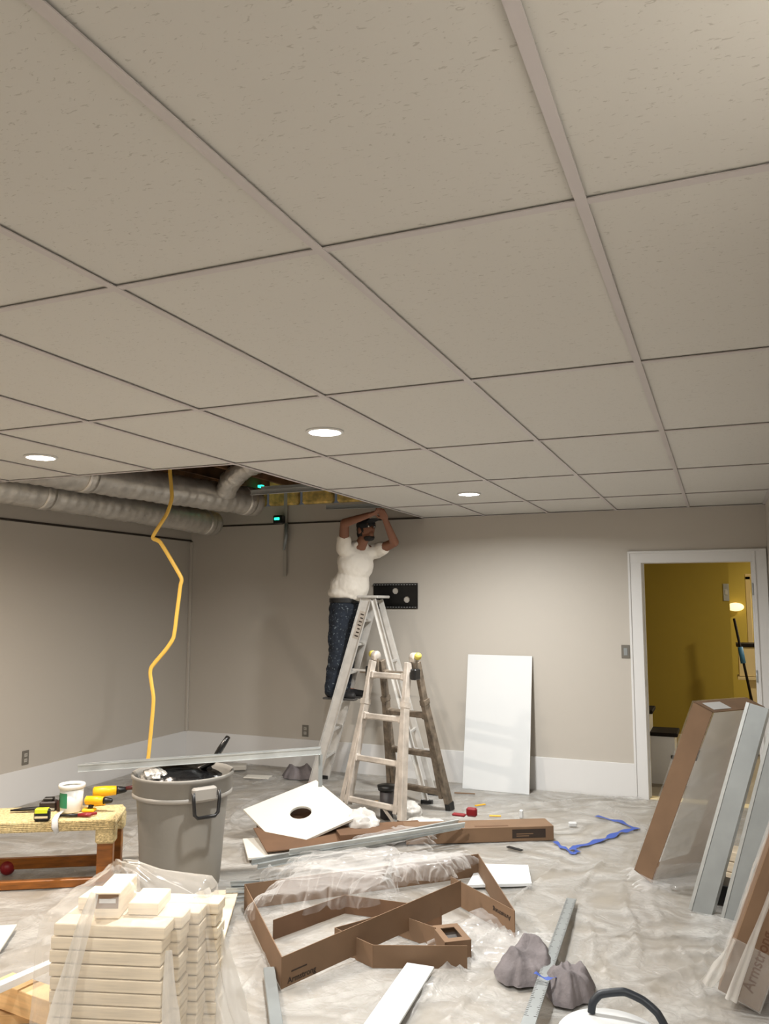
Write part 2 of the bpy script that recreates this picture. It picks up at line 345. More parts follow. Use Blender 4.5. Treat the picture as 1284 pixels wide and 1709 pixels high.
def tee(a, b, parent, name='main_tee'):
    a, b = Vector(a), Vector(b); mb = MB().bar(a+V(0, 0, -.001), b+V(0, 0, -.001), .024, .003); mb.bar(a+V(0, 0, .016), b+V(0, 0, .016), .004, .03)
    return mb.build(name, M['tee'], parent)
for a in range(-7, 2):
    tee((a*SA, YB, H), (a*SA, 2.448 if a < -3 else YW-.005, H), ceil)
for b in range(-5, 5):
    y = b*SB
    for a, (x0, x1) in zip(range(-8, 2), cols):
        if (a <= -4 and b >= 3) or x1-x0 < .02: continue
        tee((x0+.012, y, H+.001), (x1-.012, y, H+.001), ceil, 'cross_tee')
# loose grid pieces sticking into the opening
def loose_tee(a, b, label, m='galv', up=(0, 0, 1), group=None, name='metal_tee', s=1):
    a, b = Vector(a), Vector(b); d = (b-a).normalized(); x = d.cross(Vector(up)).normalized(); y = x.cross(d); L = (b-a).length
    mb = MB().frame(a, x, y, d, (-.012*s, 0, 0), (.012*s, .002*s, L)); mb.frame(a, x, y, d, (-.0018, .002, 0), (.0018, .038*s, L)); mb.frame(a, x, y, d, (-.005, .032*s, .0), (.005, .0385*s, L))
    return mb.build(name, M[m], None, label=label, cat='ceiling tee', group=group)
loose_tee((-2.50, 3.70, 2.503), (-1.842, 3.672, 2.503), 'grey metal tee jutting into the ceiling opening above the worker, nearer one')
loose_tee((-2.47, 3.80, 2.545), (-1.842, 3.83, 2.545), 'second grey metal tee just behind the nearer one in the ceiling opening')
loose_tee((-2.40, 4.80, 2.505), (-1.842, 4.87, 2.505), 'dark metal tee the worker is fitting, its end in the open ceiling', 'stud')

# recessed lamps
def lamp(x, y, label, col=LAMP_COL, pw=LAMP_W):
    t = empty('recessed_light', (x, y, H-.004), label, 'ceiling light', 'recessed ceiling lights')
    MB().lathe([(.072, .008), (.074, .0), (.088, -.001), (.092, .002), (.092, .009), (.076, .012), (.072, .008)], (x, y, H-.004), 40).build('trim_ring', M['white'], t)
    MB().lathe([(.0005, .004), (.073, .004), (.074, .007), (.0005, .009)], (x, y, H-.004), 40).build('lens', M['lens'], t)
    l = bpy.data.lights.new('lamp', 'AREA'); l.shape = 'DISK'; l.size = .142; l.energy = pw; l.color = col; l.spread = math.radians(165)
    o = bpy.data.objects.new('lamp_light', l); COL.objects.link(o); put(o, (x, y, H-.0015), t)
lab = {(-2, 1): 'round recessed light in the middle of the tiled ceiling, nearest one', (-5, 1): 'round recessed light at the left edge near the ceiling opening', (-2, 3): 'small-looking round recessed light nearest the back wall'}
for (a, b) in sorted(LIGHTS | HID):
    warm = (1, .86, .72) if a == -5 else LAMP_COL; pw_ = LAMP_W*1.75 if (a, b) in LIGHTS else LAMP_W*(.62 if b == -1 else .45)
    lamp((a+.5)*SA, (b+.5)*SB, lab.get((a, b), 'round recessed ceiling light behind the photographer'), warm, pw_)

# room beyond the door: yellow stair hall
struct('wall_hall_left', MB().box(-1.5, .93, 8.70, 8.80, 0, 2.6), M['yellow'])
struct('wall_hall_side', MB().box(.91, .93, 8.80, 9.2, 0, 2.6), M['yellow'])
struct('wall_hall_back', MB().box(-1.5, 4.1, 10.9, 11.0, 0, 2.6), M['yellow'])
struct('wall_hall_west', MB().box(-1.6, -1.5, YW+.12, 11.0, 0, 2.6), M['yellow'])
struct('wall_hall_east', MB().box(4.0, 4.1, YW, 11.0, 0, 2.6), M['yellow'])
struct('wall_hall_front', MB().box(XR+.12, 4.1, YW, YW+.1, 0, 2.6), M['yellow'])
struct('ceiling_hall', MB().box(-1.6, 4.1, YW+.12, 11.0, 2.6, 2.65), M['white'])
struct('baseboard_hall', MB().box(-.6, .93, 8.685, 8.70, 0, .14, .003), M['cream'])
st = empty('staircase', (.1, 7.0, 0), 'white-sided stair with dark treads climbing left beyond the doorway', 'stairs')
for k in range(6):
    xn = .60-.215*k; z = .27+.2*k
    MB().box(xn-.25, xn+.03, 6.48, 6.86, z-.035, z, .006).build('tread', M['tread'], st)
    MB().box(xn-.012, xn, 6.5, 6.85, z-.2, z-.037).build('riser', M['white'], st)
    MB().box(xn-.215, xn-.0125, 6.5, 6.52, 0, z-.037).build('stringer', M['white'], st)
# pale unit, counter and pole seen through the door
c = empty('storage_unit', (1.25, 8.9, 0), 'cream painted shelf unit with dark top far beyond the doorway', 'cabinet')
MB().box(.98, 1.6, 8.85, 9.2, 1.16, 1.20, .004).build('worktop', M['tread'], c)
MB().box(1.0, 1.58, 8.87, 9.2, .82, 1.16, .004).build('cabinet_body', M['cream'], c)
MB().box(.98, 1.58, 8.83, 9.2, .78, .815, .004).build('shelf', M['cream'], c)
MB().box(1.10, 1.58, 8.90, 9.2, 0, .775, .004).build('drawer_front', M['cream'], c)
MB().box(1.12, 1.18, 9.25, 9.4, 1.17, 2.0, .004).box(1.12, 1.4, 9.25, 9.4, 1.96, 2.03, .004).build('door_frame', M['cream'], None, label='narrow cream lit door frame far behind the pole in the yellow hall', cat='door frame')
po = empty('broom', (1.0, 8.4, .0), 'dark leaning pole with a blue grip beyond the doorway', 'broom')
MB().tube([(1.135, 8.4, .42), (.965, 8.45, 1.50)], .014).build('handle', M['tread'], po)
MB().tube([(1.04, 8.43, 1.0), (1.015, 8.435, 1.18)], .028).build('grip', mat('blue_grip', (60, 120, 170), .5), po)
MB().frame((1.14, 8.4, .0), (1, 0, 0), (0, 1, 0), (0, 0, 1), (-.15, -.04, 0), (.15, .04, .42), .02).build('broom_head', M['wlabel'], po)
wlp = empty('wall_light', (1.05, 10.85, 1.62), 'small glowing oval wall light in the far yellow hall', 'wall light')
MB().ell((1.02, 10.8, 1.62), (.11, .05, .06)).build('shade', mat('glowing_shade', (255, 226, 160), .5, emit=1.6), wlp)
MB().ell((1.02, 10.88, 1.62), (.05, .02, .05)).build('back_plate', M['white'], wlp)
sb = empty('switch_plate', (.915, 8.69, 1.70), 'grey switch plate on the yellow hall corner', 'light switch')
MB().box(.865, .928, 8.692, 8.70, 1.70, 1.90, .002).build('plate', M['galv'], sb); MB().box(.885, .91, 8.686, 8.693, 1.77, 1.83, .002).build('toggle', M['wlabel'], sb)
def unseen_hall_lamp(x, y, pw, lb_):  # unseen lamps; the first is added to light the hall from its right
    t = empty('unseen_hall_light', (x, y, 2.59), lb_, 'ceiling light')
    MB().lathe([(.001, 0), (.09, 0), (.1, .01)], (x, y, 2.588)).build('lens', M['lens'], t)
    l = bpy.data.lights.new('hall', 'AREA'); l.shape = 'DISK'; l.size = .16; l.energy = pw; l.color = (1, .86, .62); o = bpy.data.objects.new('unseen_hall_lamp', l); COL.objects.link(o); put(o, (x, y, 2.575), t)
unseen_hall_lamp(2.6, 7.6, 42, 'added unseen light brightening the hall wall from the right'); unseen_hall_lamp(2.2, 9.6, 40, 'round unseen light deeper in the hall')

# outlets and switches
def outlet(c, nrm, label, sw=False, m='wlabel'):
    n = Vector(nrm); x = n.cross(V(0, 0, 1)).normalized(); c = Vector(c); t = empty('light_switch' if sw else 'wall_outlet', c, label, 'light switch' if sw else 'outlet')
    MB().frame(c, x, V(0, 0, 1), n, (-.036, -.058, 0), (.036, .058, .006), .002).build('cover_plate', M[m], t)
    if sw: MB().frame(c, x, V(0, 0, 1), n, (-.016, -.032, .0062), (.016, .032, .010), .001).build('rocker', M['stud'], t)
    else:
        for s in (-1, 1):
            q = MB().frame(c+V(0, 0, .022*s), x, V(0, 0, 1), n, (-.016, -.014, .0062), (.016, .014, .009), .001).build('socket', M['wallup'], t)
            MB().frame(c+V(0, 0, .022*s), x, V(0, 0, 1), n, (-.008, -.004, .0091), (-.005, .006, .0096)).frame(c+V(0, 0, .022*s), x, V(0, 0, 1), n, (.005, -.004, .0091), (.008, .006, .0096)).build('slot', M['black'], q)
outlet((-3.127, YW, .377), (0, -1, 0), 'beige wall outlet above the white base on the back wall', m='plate')
outlet((XL, 3.609, .383), (1, 0, 0), 'beige wall outlet on the left wall above the bench', m='plate')
outlet((.045, YW, 1.248), (0, -1, 0), 'grey steel light switch beside the doorway', True, 'plate')

# ------------------------------------------------------------------ ducts, cable, laser
def duct(pts, r, label, m='foil', bands=(), name='flex_duct', corr=0):
    t = empty(name, (pts[0][0], pts[0][1], pts[0][2]-r), label, 'duct')
    P = [Vector(p) for p in pts]; dense = []
    for i in range(len(P)-1):
        n = max(4, int((P[i+1]-P[i]).length/.03))
        for k in range(n): dense.append(P[i].lerp(P[i+1], k/n))
    dense.append(P[-1]); rr = [r*(1+.03*math.sin(i*1.9)+.02*math.sin(i*.37)+(corr*math.sin(i*2.6))) for i in range(len(dense))]
    MB().tube(dense, rr, 28).build('jacket', M[m], t)
    for f in bands:
        i = int(f*(len(dense)-4)); MB().tube(dense[i:i+4], [r*1.06]*len(dense[i:i+4]), 28).build('tape_band', M['tapef'], t)
duct([(-4.22, .9, 2.56), (-4.2, 3.0, 2.55), (-4.14, 4.4, 2.53), (-4.08, 5.5, 2.50)], .125, 'long silver flexible duct low along the left wall', bands=(.52, .985))
duct([(-3.86, .9, 2.66), (-3.8, 2.8, 2.67), (-3.62, 4.0, 2.665), (-3.36, 5.15, 2.655)], .135, 'upper silver flexible duct ending by the insulation', bands=(.55, .985))
duct([(-2.60, 4.3, 2.93), (-2.83, 4.35, 2.90), (-3.05, 4.42, 2.85), (-3.22, 4.5, 2.77), (-3.34, 4.6, 2.68)], .092, 'short crinkled silver flexible duct bending down onto the upper duct', m='tapef', corr=.1)
# cable hanging from the opening
hose = [(-2.97, 3.3, 2.80), (-2.965, 3.3, 2.66), (-2.94, 3.3, 2.457), (-2.985, 3.3, 2.33), (-3.105, 3.3, 2.164), (-3.03, 3.3, 2.12), (-2.836, 3.3, 1.86), (-2.838, 3.3, 1.80), (-2.862, 3.3, 1.60), (-2.886, 3.3, 1.42), (-2.95, 3.3, 1.33), (-3.075, 3.3, 1.20), (-3.085, 3.3, 1.14), (-3.05, 3.3, .98), (-3.053, 3.3, .86), (-3.077, 3.3, .562), (-3.09, 3.28, .3), (-3.02, 3.2, .05), (-2.8, 3.1, .03)]
def smooth_path(p, n=6, tens=.28):
    out = []; P = [Vector(q) for q in p]
    for i in range(len(P)-1):
        p0, p1, p2, p3 = P[max(i-1, 0)], P[i], P[i+1], P[min(i+2, len(P)-1)]; m1 = (p2-p0)*tens; m2 = (p3-p1)*tens
        for k in range(n):
            t = k/n; out.append(p1*(2*t**3-3*t**2+1)+m1*(t**3-2*t**2+t)+p2*(-2*t**3+3*t**2)+m2*(t**3-t**2))
    out.append(P[-1]); return out
MB().tube(smooth_path(hose), .0165, 10, side=(0, 1, 0), sx=.5).build('cable', M['gold'], None, label='yellow cable hanging in kinks from the open ceiling', cat='cable')
# laser level clamped to the wall angle
t = empty('laser_level', (-3.43, 5.76, 2.48), 'black laser level with green light clipped to the back wall line', 'laser level')
MB().box(-3.48, -3.375, 5.70, 5.785, 2.50, 2.585, .008).build('body', M['blackm'], t)
MB().box(-3.46, -3.40, 5.694, 5.70, 2.535, 2.56, .002).build('light_window', M['led'], t)
MB().box(-3.40, -3.36, 5.785, 5.795, 1.95, 2.93, .001).build('hanging_rail', M['wallup'], t)
MB().tube([(-3.35, 5.76, 2.50), (-3.345, 5.75, 2.36), (-3.37, 5.75, 2.22)], [.022, .02, .012], 8).build('strap', M['stud'], t)
MB().box(-3.55, -3.50, 5.5, 5.55, 2.86, 2.885, .003).build('laser_dot_light', M['led'], None, label='small green glowing light up in the ceiling opening', cat='light')

# ------------------------------------------------------------------ tv bracket on back wall
t = empty('tv_bracket', (-2.12, YW, 1.61), 'black perforated television wall bracket on the back wall', 'tv bracket')
pm = MB(); x0, x1, z0, z1 = -2.37, -1.90, 1.615, 1.865
holes = [(-2.135, 1.79), (-2.015, 1.705)]
NX, NZ = 94, 50; dx, dz = (x1-x0)/NX, (z1-z0)/NZ
def solid_at(x, z): return all((x-a)**2+(z-b)**2 > .031**2 for a, b in holes)
for j in range(NZ):
    i = 0
    while i < NX:
        if solid_at(x0+(i+.5)*dx, z0+(j+.5)*dz):
            k = i
            while k < NX and solid_at(x0+(k+.5)*dx, z0+(j+.5)*dz): k += 1
            pm.box(x0+i*dx, x0+k*dx, YW-.012, YW-.006, z0+j*dz, z0+(j+1)*dz); i = k
        else: i += 1
pm.build('plate', M['blackm'], t)
for z in (z0+.008, z1-.022): 
    rl = MB().box(x0, x1, YW-.03, YW-.012, z, z+.014, .002).build('rail', M['blackm'], t)
    sm_ = MB()
    for k in range(16): sm_.box(x0+.01+k*.029, x0+.026+k*.029, YW-.0308, YW-.0298, z+.005, z+.009)
    sm_.build('slots', M['wlabel'], rl)
# leaning white panel
t = MB(); b0 = V(-1.395, 5.59, .003); b1 = V(-.782, 5.58, .003); tp = V(-1.415, 5.80, 1.185)
ax = (b1-b0).normalized(); ay = (tp-b0); ay = (ay-ax*ay.dot(ax)).normalized(); az = ax.cross(ay)
pn = empty('panel', (b0+b1)/2, 'tall white ceiling panel leaning against the back wall', 'panel')
MB().frame(b0, ax, ay, az, (0, 0, -.003), (.613, 1.205, 0), .001).build('face', M['bwhite'], pn)
MB().frame(b0, ax, ay, az, (.001, 0, -.018), (.612, 1.204, -.0035)).build('core', M['tilee'], pn)

# ------------------------------------------------------------------ floor drop sheet
FOLDS = [(-0.652, 1.459, -0.411, 2.275), (-0.411, 2.275, -0.21, 3.34), (-0.475, 1.533, -0.231, 2.746), (-0.756, 2.059, -0.082, 2.642), (-0.391, 3.053, -0.127, 2.254), (-0.281, 3.1, -0.426, 1.817), (0.121, 2.982, 0.295, 2.238), (0.248, 3.532, 0.394, 2.541), (0.404, 3.49, 0.524, 2.596), (0.535, 2.901, 0.716, 2.13), (-0.212, 3.819, -0.374, 1.673), (0.039, 3.924, 0.002, 3.218), (-0.254, 3.551, 0.182, 3.984), (0.148, 2.176, 0.45, 2.865), (0.307, 1.959, 0.684, 2.528), (-2.374, 1.381, -2.14, 2.125), (-2.601, 1.586, -2.536, 2.054), (-1.986, 1.222, -2.043, 1.083), (-2.854, 2.708, -3.248, 3.453), (-3.182, 3.146, -3.196, 3.388), (-2.495, 3.435, -2.841, 4.64), (-2.212, 2.978, -2.24, 3.543), (-2.649, 3.705, -2.872, 4.4), (-1.028, 1.347, -1.226, 1.862), (-0.873, 1.464, -0.638, 1.787), (-0.785, 4.862, 0.191, 5.691), (-0.808, 5.161, -0.007, 5.72), (-0.121, 5.45, 0.319, 4.619), (-4.285, 4.273, -4.165, 5.152), (-3.231, 4.976, -2.968, 5.657), (0.71, 2.539, 0.759, 2.995), (-0.17, 2.043, -0.223, 1.685), (0.404, 1.947, 0.589, 2.361)]
def fold_z(x, y):
    x = np.asarray(x, float); y = np.asarray(y, float)
    a = x*.78+y*.63; b = -x*.63+y*.78
    z = .026*ridge(b, a*.16, 2.2, 1.0, 9)+.018*ridge(b*1.1, a*.22, 4.6, 2.0, 8)+.016*ridge(x*.8, y, 2.6, 3.0, 9)+.006*ridge(x, y, 8.0, 5.0, 3)+.004*ridge(x*1.0, y*1.4, 15, 7.0, 2)
    z = .38*z*(.55+.45*nz(x, y, .8, 9.0))
    for i, (x0, y0, x1, y1) in enumerate(FOLDS):
        dx, dy = x1-x0, y1-y0; L = math.hypot(dx, dy); dx, dy = dx/L, dy/L
        t = (x-x0)*dx+(y-y0)*dy; q = -(x-x0)*dy+(y-y0)*dx+.02*np.sin(t*5+i)+.008*np.sin(t*17+i*2)
        w_ = .009+.005*(i % 3); e_ = 1/(1+np.exp(-(t+.05)*14))/(1+np.exp((t-L-.05)*14))
        z = z+(.014+.004*(i % 4))*np.exp(-(q/w_)**2)*e_+.004*np.exp(-((q-.06)/.03)**2)*e_
    return .006+z
gx = np.arange(XL+.03, XR-.025, .018); gy = np.arange(.25, YW-.02, .018); X, Y = np.meshgrid(gx, gy, indexing='ij')
grid_mesh(np.stack([X, Y, fold_z(X, Y)], -1)).build('drop_sheet', M['sheet'], None, label='wrinkled clear plastic drop sheet covering the whole floor', cat='drop sheet', origin=(-1.7, 3, 0))
def fz(x, y): return float(fold_z(x, y))

# ------------------------------------------------------------------ stepladder with worker
A = {'nf': V(-2.68, 5.15, .0), 'ff': V(-2.735, 5.46, .0), 'nr': V(-1.50, 4.93, .0), 'fr': V(-1.55, 5.24, .0),
     'nt': V(-2.175, 5.20, 1.715), 'ft': V(-2.215, 5.44, 1.715), 'nrt': V(-2.10, 5.19, 1.70), 'frt': V(-2.14, 5.43, 1.70)}
for k in ('nf', 'ff', 'nr', 'fr'): A[k].z = .008
sl = empty('stepladder', (-2.1, 5.25, .008), 'tall plain aluminium stepladder the worker stands on', 'ladder')
def rail(a, b, w_, d_, m, name, parent, lip=.02):
    """channel section rail: web seen from the side, lips folded inward"""
    a, b = Vector(a), Vector(b); dd = (b-a).normalized(); sx = (dd.cross(V(0, 1, 0))).normalized(); sy = dd.cross(sx)
    L = (b-a).length; mb = MB(); s = 1 if lip > 0 else -1; l = abs(lip)
    mb.frame(a, sx, sy, dd, (-w_/2, -.002, 0), (w_/2, .002, L))
    for q in (-1, 1):
        lo = min(0, s*l); hi = max(0, s*l); mb.frame(a, sx, sy, dd, (q*w_/2-.002, lo, 0), (q*w_/2+.002, hi, L))
    return mb.build(name, m, parent)
rail(A['nf'], A['nt'], .095, 0, M['alu'], 'front_rail', sl, .022); rail(A['ff'], A['ft'], .095, 0, M['alu'], 'front_rail', sl, -.022)
rail(A['nr'], A['nrt'], .045, 0, M['alu'], 'rear_rail', sl, .02); rail(A['fr'], A['frt'], .045, 0, M['alu'], 'rear_rail', sl, -.02)
for z in (.27, .52, .78, 1.04, 1.30, 1.52):
    f = z/1.715; p, q = A['nf'].lerp(A['nt'], f), A['ff'].lerp(A['ft'], f)
    MB().bar(p+V(0, .003, -.012), q+V(0, -.003, -.012), .085, .024, ch=.003).build('step', M['alu'], sl)
MB().box(-2.265, -2.055, 5.17, 5.47, 1.715, 1.74, .006).build('top_cap', M['alu'], sl)
for z in (.55, 1.15):
    f = z/1.70; MB().bar(A['nr'].lerp(A['nrt'], f), A['fr'].lerp(A['frt'], f), .02, .02).build('rear_brace', M['alu'], sl)
f = .62; p = A['nf'].lerp(A['nt'], f); q = A['nr'].lerp(A['nrt'], f); 
MB().bar(p+V(0, .02, 0), q+V(0, .02, 0), .004, .018).build('spreader', M['alu'], sl)
for k in ('nf', 'ff', 'nr', 'fr'): MB().frame(A[k], (1, 0, 0), (0, 1, 0), (0, 0, 1), (-.05, -.02, -.006), (.05, .02, .03), .004).build('foot', M['red'] if k == 'nf' else M['black'], sl)
dr = (A['nt']-A['nf']).normalized()
sn = dr.cross(V(0, 1, 0)).normalized()
lb = MB(); cpt = A['nf'].lerp(A['nt'], .84)+V(0, -.0035, 0)
lb.frame(cpt, sn, V(0, 1, 0), dr, (-.03, -.0005, -.10), (.03, .0005, .16)).build('label_sticker', M['alup'], sl)
lb = MB()
for k in range(7): lb.frame(cpt+dr*(-.08+.034*k), sn, V(0, 1, 0), dr, (-.02, -.0012, 0), (.015-.004*(k % 3), -.0006, .012))
lb.build('label_print', M['print'], sl)

# ------------------------------------------------------------------ worker
F = V(.86, -.51, 0).normalized(); Rr = V(-.51, -.86, 0).normalized(); Lf = -Rr      # facing, his right, his left
wk = empty('person', (-2.42, 5.34, .80), 'man in white t-shirt and spattered jeans on a ladder, arms up at the ceiling', 'person')
hipc = V(-2.42, 5.33, 1.58); chest = V(-2.345, 5.32, 2.02); neck = V(-2.27, 5.295, 2.235); head = V(-2.215, 5.272, 2.350)
shR = chest+Rr*.175+V(.035, 0, .155); shL = chest+Lf*.175+V(.06, 0, .145)
elR = V(-2.325, 5.03, 2.40); haR = V(-2.00, 4.98, 2.475)
elL = V(-1.965, 5.36, 2.235); haL = V(-1.955, 5.06, 2.47)
b = MB()
for sgn, hz, kn, an in ((1, Rr, V(-2.50, 5.25, 1.20), V(-2.545, 5.25, .90)), (-1, Lf, V(-2.47, 5.42, 1.20), V(-2.52, 5.44, .90))):
    hp = hipc+hz*.09; b.cap(hp, kn, .085, .058).cap(kn, an, .055, .038)
    b.cap(an+V(-.02, 0, -.05), an+V(.17, -.03*0, -.075), .035, .03)
b.ell(hipc+V(-.02, 0, .02), (.13, .085, .12), x=Lf).ell((hipc+chest)/2+V(-.02, 0, .02), (.12, .08, .2), x=Lf).ell(chest+V(0, 0, .03), (.175, .115, .19), x=Lf)
b.cap(chest+V(0, 0, .1), neck, .07, .055).cap(neck, head+V(-.01, 0, -.04), .054, .052)
b.cap(chest+V(0, 0, .12), shR, .075, .062).cap(chest+V(0, 0, .12), shL, .075, .062)
b.cap(shR, elR, .054, .042).cap(elR, haR-(haR-elR).normalized()*.07, .043, .027)
b.cap(shL, elL, .054, .042).cap(elL, haL-(haL-elL).normalized()*.07, .043, .027)
# head with brow, nose, jaw, ears
hf = (F+V(0, 0, .22)).normalized()
b.ell(head+V(0, 0, .01), (.074, .092, .098), x=Lf).ell(head+hf*.03-V(0, 0, .065), (.055, .062, .05), x=Lf)
b.cap(head+hf*.088+V(0, 0, .015), head+hf*.112-V(0, 0, .018), .009, .013)
b.ell(head+hf*.085-V(0, 0, .05), (.026, .012, .008), x=Lf).ell(head+hf*.087-V(0, 0, .064), (.024, .012, .008), x=Lf)
b.ell(head+hf*.082+V(0, 0, .034), (.055, .012, .009), x=Lf)
for s_ in (Rr, Lf): b.ell(head+s_*.078-hf*.005-V(0, 0, .005), (.010, .022, .032), x=s_)
# hands: palm, four fingers and thumb
def hand(wrist, fwd, side, up):
    fwd, side, up = [Vector(q).normalized() for q in (fwd, side, up)]
    pc = wrist+fwd*.045; b.ell(pc, (.042, .020, .05), z=fwd, x=side); b.cap(wrist-fwd*.03, wrist+fwd*.01, .027, .026)
    for i, (o_, ln) in enumerate(((-.030, .062), (-.010, .072), (.011, .067), (.031, .052))):
        k0 = wrist+fwd*.078+side*o_; k1 = k0+(fwd*.85+up*.4).normalized()*ln*.45; k2 = k1+(fwd*.5+up*.85).normalized()*ln*.32; k3 = k2+(fwd*.05+up).normalized()*ln*.25
        b.cap(k0-fwd*.02, k0, .0095, .0095).cap(k0, k1, .0095, .009).cap(k1, k2, .009, .0085).cap(k2, k3, .0085, .0075)
    t0 = wrist+fwd*.02-side*.035; t1 = t0-side*.028+fwd*.026; t2 = t1-side*.008+fwd*.028+up*.008; b.cap(t0+side*.01, t1, .013, .011).cap(t1, t2, .011, .009)
dR = (haR-elR).normalized(); hand(haR-dR*.07, (dR+V(.3, 0, .1)), V(0, -1, 0), V(0, 0, 1))
dL = (haL-elL).normalized(); hand(haL-dL*.07, (dL+V(0, -.2, .1)), V(1, 0, 0), V(-.5, 0, .7))
body = solid(b, 'body', M['skin'], wk, voxel=.0058, smooth=2)
e = MB()
for s_ in (Rr, Lf): e.ball(head+hf*.082+s_*.03+V(0, 0, .014), .010)
e.build('eyes', M['eye'], body)
e = MB()
for s_ in (Rr, Lf): e.ball(head+hf*.0905+s_*.03+V(0, 0, .014), .0042)
e.build('pupils', M['black'], body)
h = MB().ell(head-hf*.012+V(0, 0, .012), (.080, .094, .096), x=Lf)
h.ell(head-hf*.045-V(0, 0, .02), (.066, .06, .07), x=Lf)
solid(h, 'hair', M['hair'], wk, voxel=.006, smooth=1, noise=.006, nscale=.02)
bd = MB().ell(head+hf*.045-V(0, 0, .082), (.054, .05, .035), x=Lf)
solid(bd, 'beard', M['hair'], wk, voxel=.006, smooth=1, noise=.006, nscale=.02)
cp = MB().ell(head-hf*.004+V(0, 0, .048), (.088, .102, .07), x=Lf).ell(head+hf*.115+V(0, 0, .062), (.06, .055, .008), z=(F*-.25+V(0, 0, 1)), x=Lf)
solid(cp, 'cap', M['cap'], wk, voxel=.006, smooth=2)
# shirt
s = MB(); s.ell(hipc+V(-.02, 0, .185), (.19, .155, .085), x=Lf).ell(hipc+V(-.01, 0, .25), (.18, .142, .14), x=Lf).ell((hipc+chest)/2+V(0, 0, .05), (.178, .135, .2), x=Lf).ell(chest+V(0, 0, .02), (.19, .130, .185), x=Lf)
s.cap(chest+V(0, 0, .10), shR, .082, .072).cap(chest+V(0, 0, .10), shL, .082, .072)
s.cap(shR, shR.lerp(elR, .34), .072, .068).cap(shL, shL.lerp(elL, .36), .072, .068)
s.ell(chest+V(.03, 0, .20), (.092, .082, .045), x=Lf)
solid(s, 't_shirt', M['shirt'], wk, voxel=.009, smooth=3, noise=.02, nscale=.07)
j = MB(); j.ell(hipc+V(-.02, 0, .03), (.180, .146, .13), x=Lf).ell(hipc+V(-.02, 0, .075), (.168, .130, .085), x=Lf)
for hz, kn, an in ((Rr, V(-2.50, 5.25, 1.20), V(-2.545, 5.25, .885)), (Lf, V(-2.47, 5.42, 1.20), V(-2.52, 5.44, .885))):
    hp = hipc+hz*.085; j.cap(hp+V(-.012, 0, -.02), kn, .108, .082).cap(kn, an, .080, .072).cap(an, an+V(0, 0, -.02), .072, .070)
solid(j, 'jeans', M['denim'], wk, voxel=.009, smooth=2, noise=.024, nscale=.06)
bl = MB().lathe([(1, -.02), (1, .02)], (0, 0, 0), 30); bl.v = [tuple(hipc+V(-.02, 0, .115)+Lf*(v[0]*.176)+F*(v[1]*.138)+V(0, 0, v[2])) for v in bl.v]; bl.build('belt', M['black'], wk)
for an in (V(-2.545, 5.25, .885), V(-2.52, 5.44, .885)):
    sh = MB().cap(an+V(-.03, 0, -.04), an+V(.06, 0, -.055), .047, .044).cap(an+V(.05, 0, -.058), an+V(.21, -.01, -.066), .043, .034).cap(an, an+V(-.02, 0, -.04), .045, .046)
    so = solid(sh, 'shoe', M['shoe'], wk, voxel=.007, smooth=2)
    MB().frame(an+V(0, 0, -.105), (1, -.06, 0), (.06, 1, 0), (0, 0, 1), (-.085, -.043, -.0), (.25, .043, .018), .008).build('sole', M['sole'], so)
    
# ------------------------------------------------------------------ articulated ladder
al = empty('folding_ladder', (-1.63, 4.53, .01), 'paint-spattered folding multi-position ladder standing as an A-frame', 'ladder')
U = V(.955, -.295, 0).normalized(); Vn = V(-.24, -.97, 0).normalized()
def al_side(top, base, mm, near):
    top, base = Vector(top), Vector(base)
    def P(u, z):      # point on the inclined side plane; u along the rung direction
        f = (z-base.z)/(top.z-base.z); return base.lerp(top, f)+U*u
    tilt = (top-base).normalized(); nrm = U.cross(tilt)
    hw = lambda z: .205+.05*(1.12-z)      # inner rails
    for s_ in (-1, 1):
        MB().bar(P(s_*hw(.12)*.96, .10), P(s_*.185, 1.20), .036, .062, up=tilt.cross(U), ch=.003).build('inner_rail', mm, al)
        r = MB().bar(P(s_*.305, .02), P(s_*.205, .86), .042, .068, up=tilt.cross(U), ch=.003).bar(P(s_*.205, .86), P(s_*.205, .90), .048, .074, up=tilt.cross(U)).build('outer_rail', mm, al)
        MB().frame(P(s_*.305, .02), U, nrm, tilt, (-.024, -.036, -.02), (.024, .036, .05), .004).build('rubber_foot', M['black'], al)
    for z, wd in ((.14, .29), (.45, .245), (.77, .215), (1.09, .19)):
        q = MB(); 
        q.bar(P(-wd, z), P(wd, z), .044, .046, up=tilt, ch=.008); q.bar(P(-wd-.006, z), P(-wd+.05, z), .054, .060, up=tilt, ch=.008); q.bar(P(wd-.05, z), P(wd+.006, z), .054, .060, up=tilt, ch=.008)
        q.build('rung', mm, al)
    if near:
        MB().bar(P(.12, .12), P(.26, -.0+.02), .022, .01).build('brace', mm, al)
TN, TF = (-1.645, 4.49, 1.25), (-1.615, 4.57, 1.25)
al_side(TN, (-1.705, 4.215, .01), M['alup'], True); al_side(TF, (-1.55, 4.90, .01), M['alud'], False)
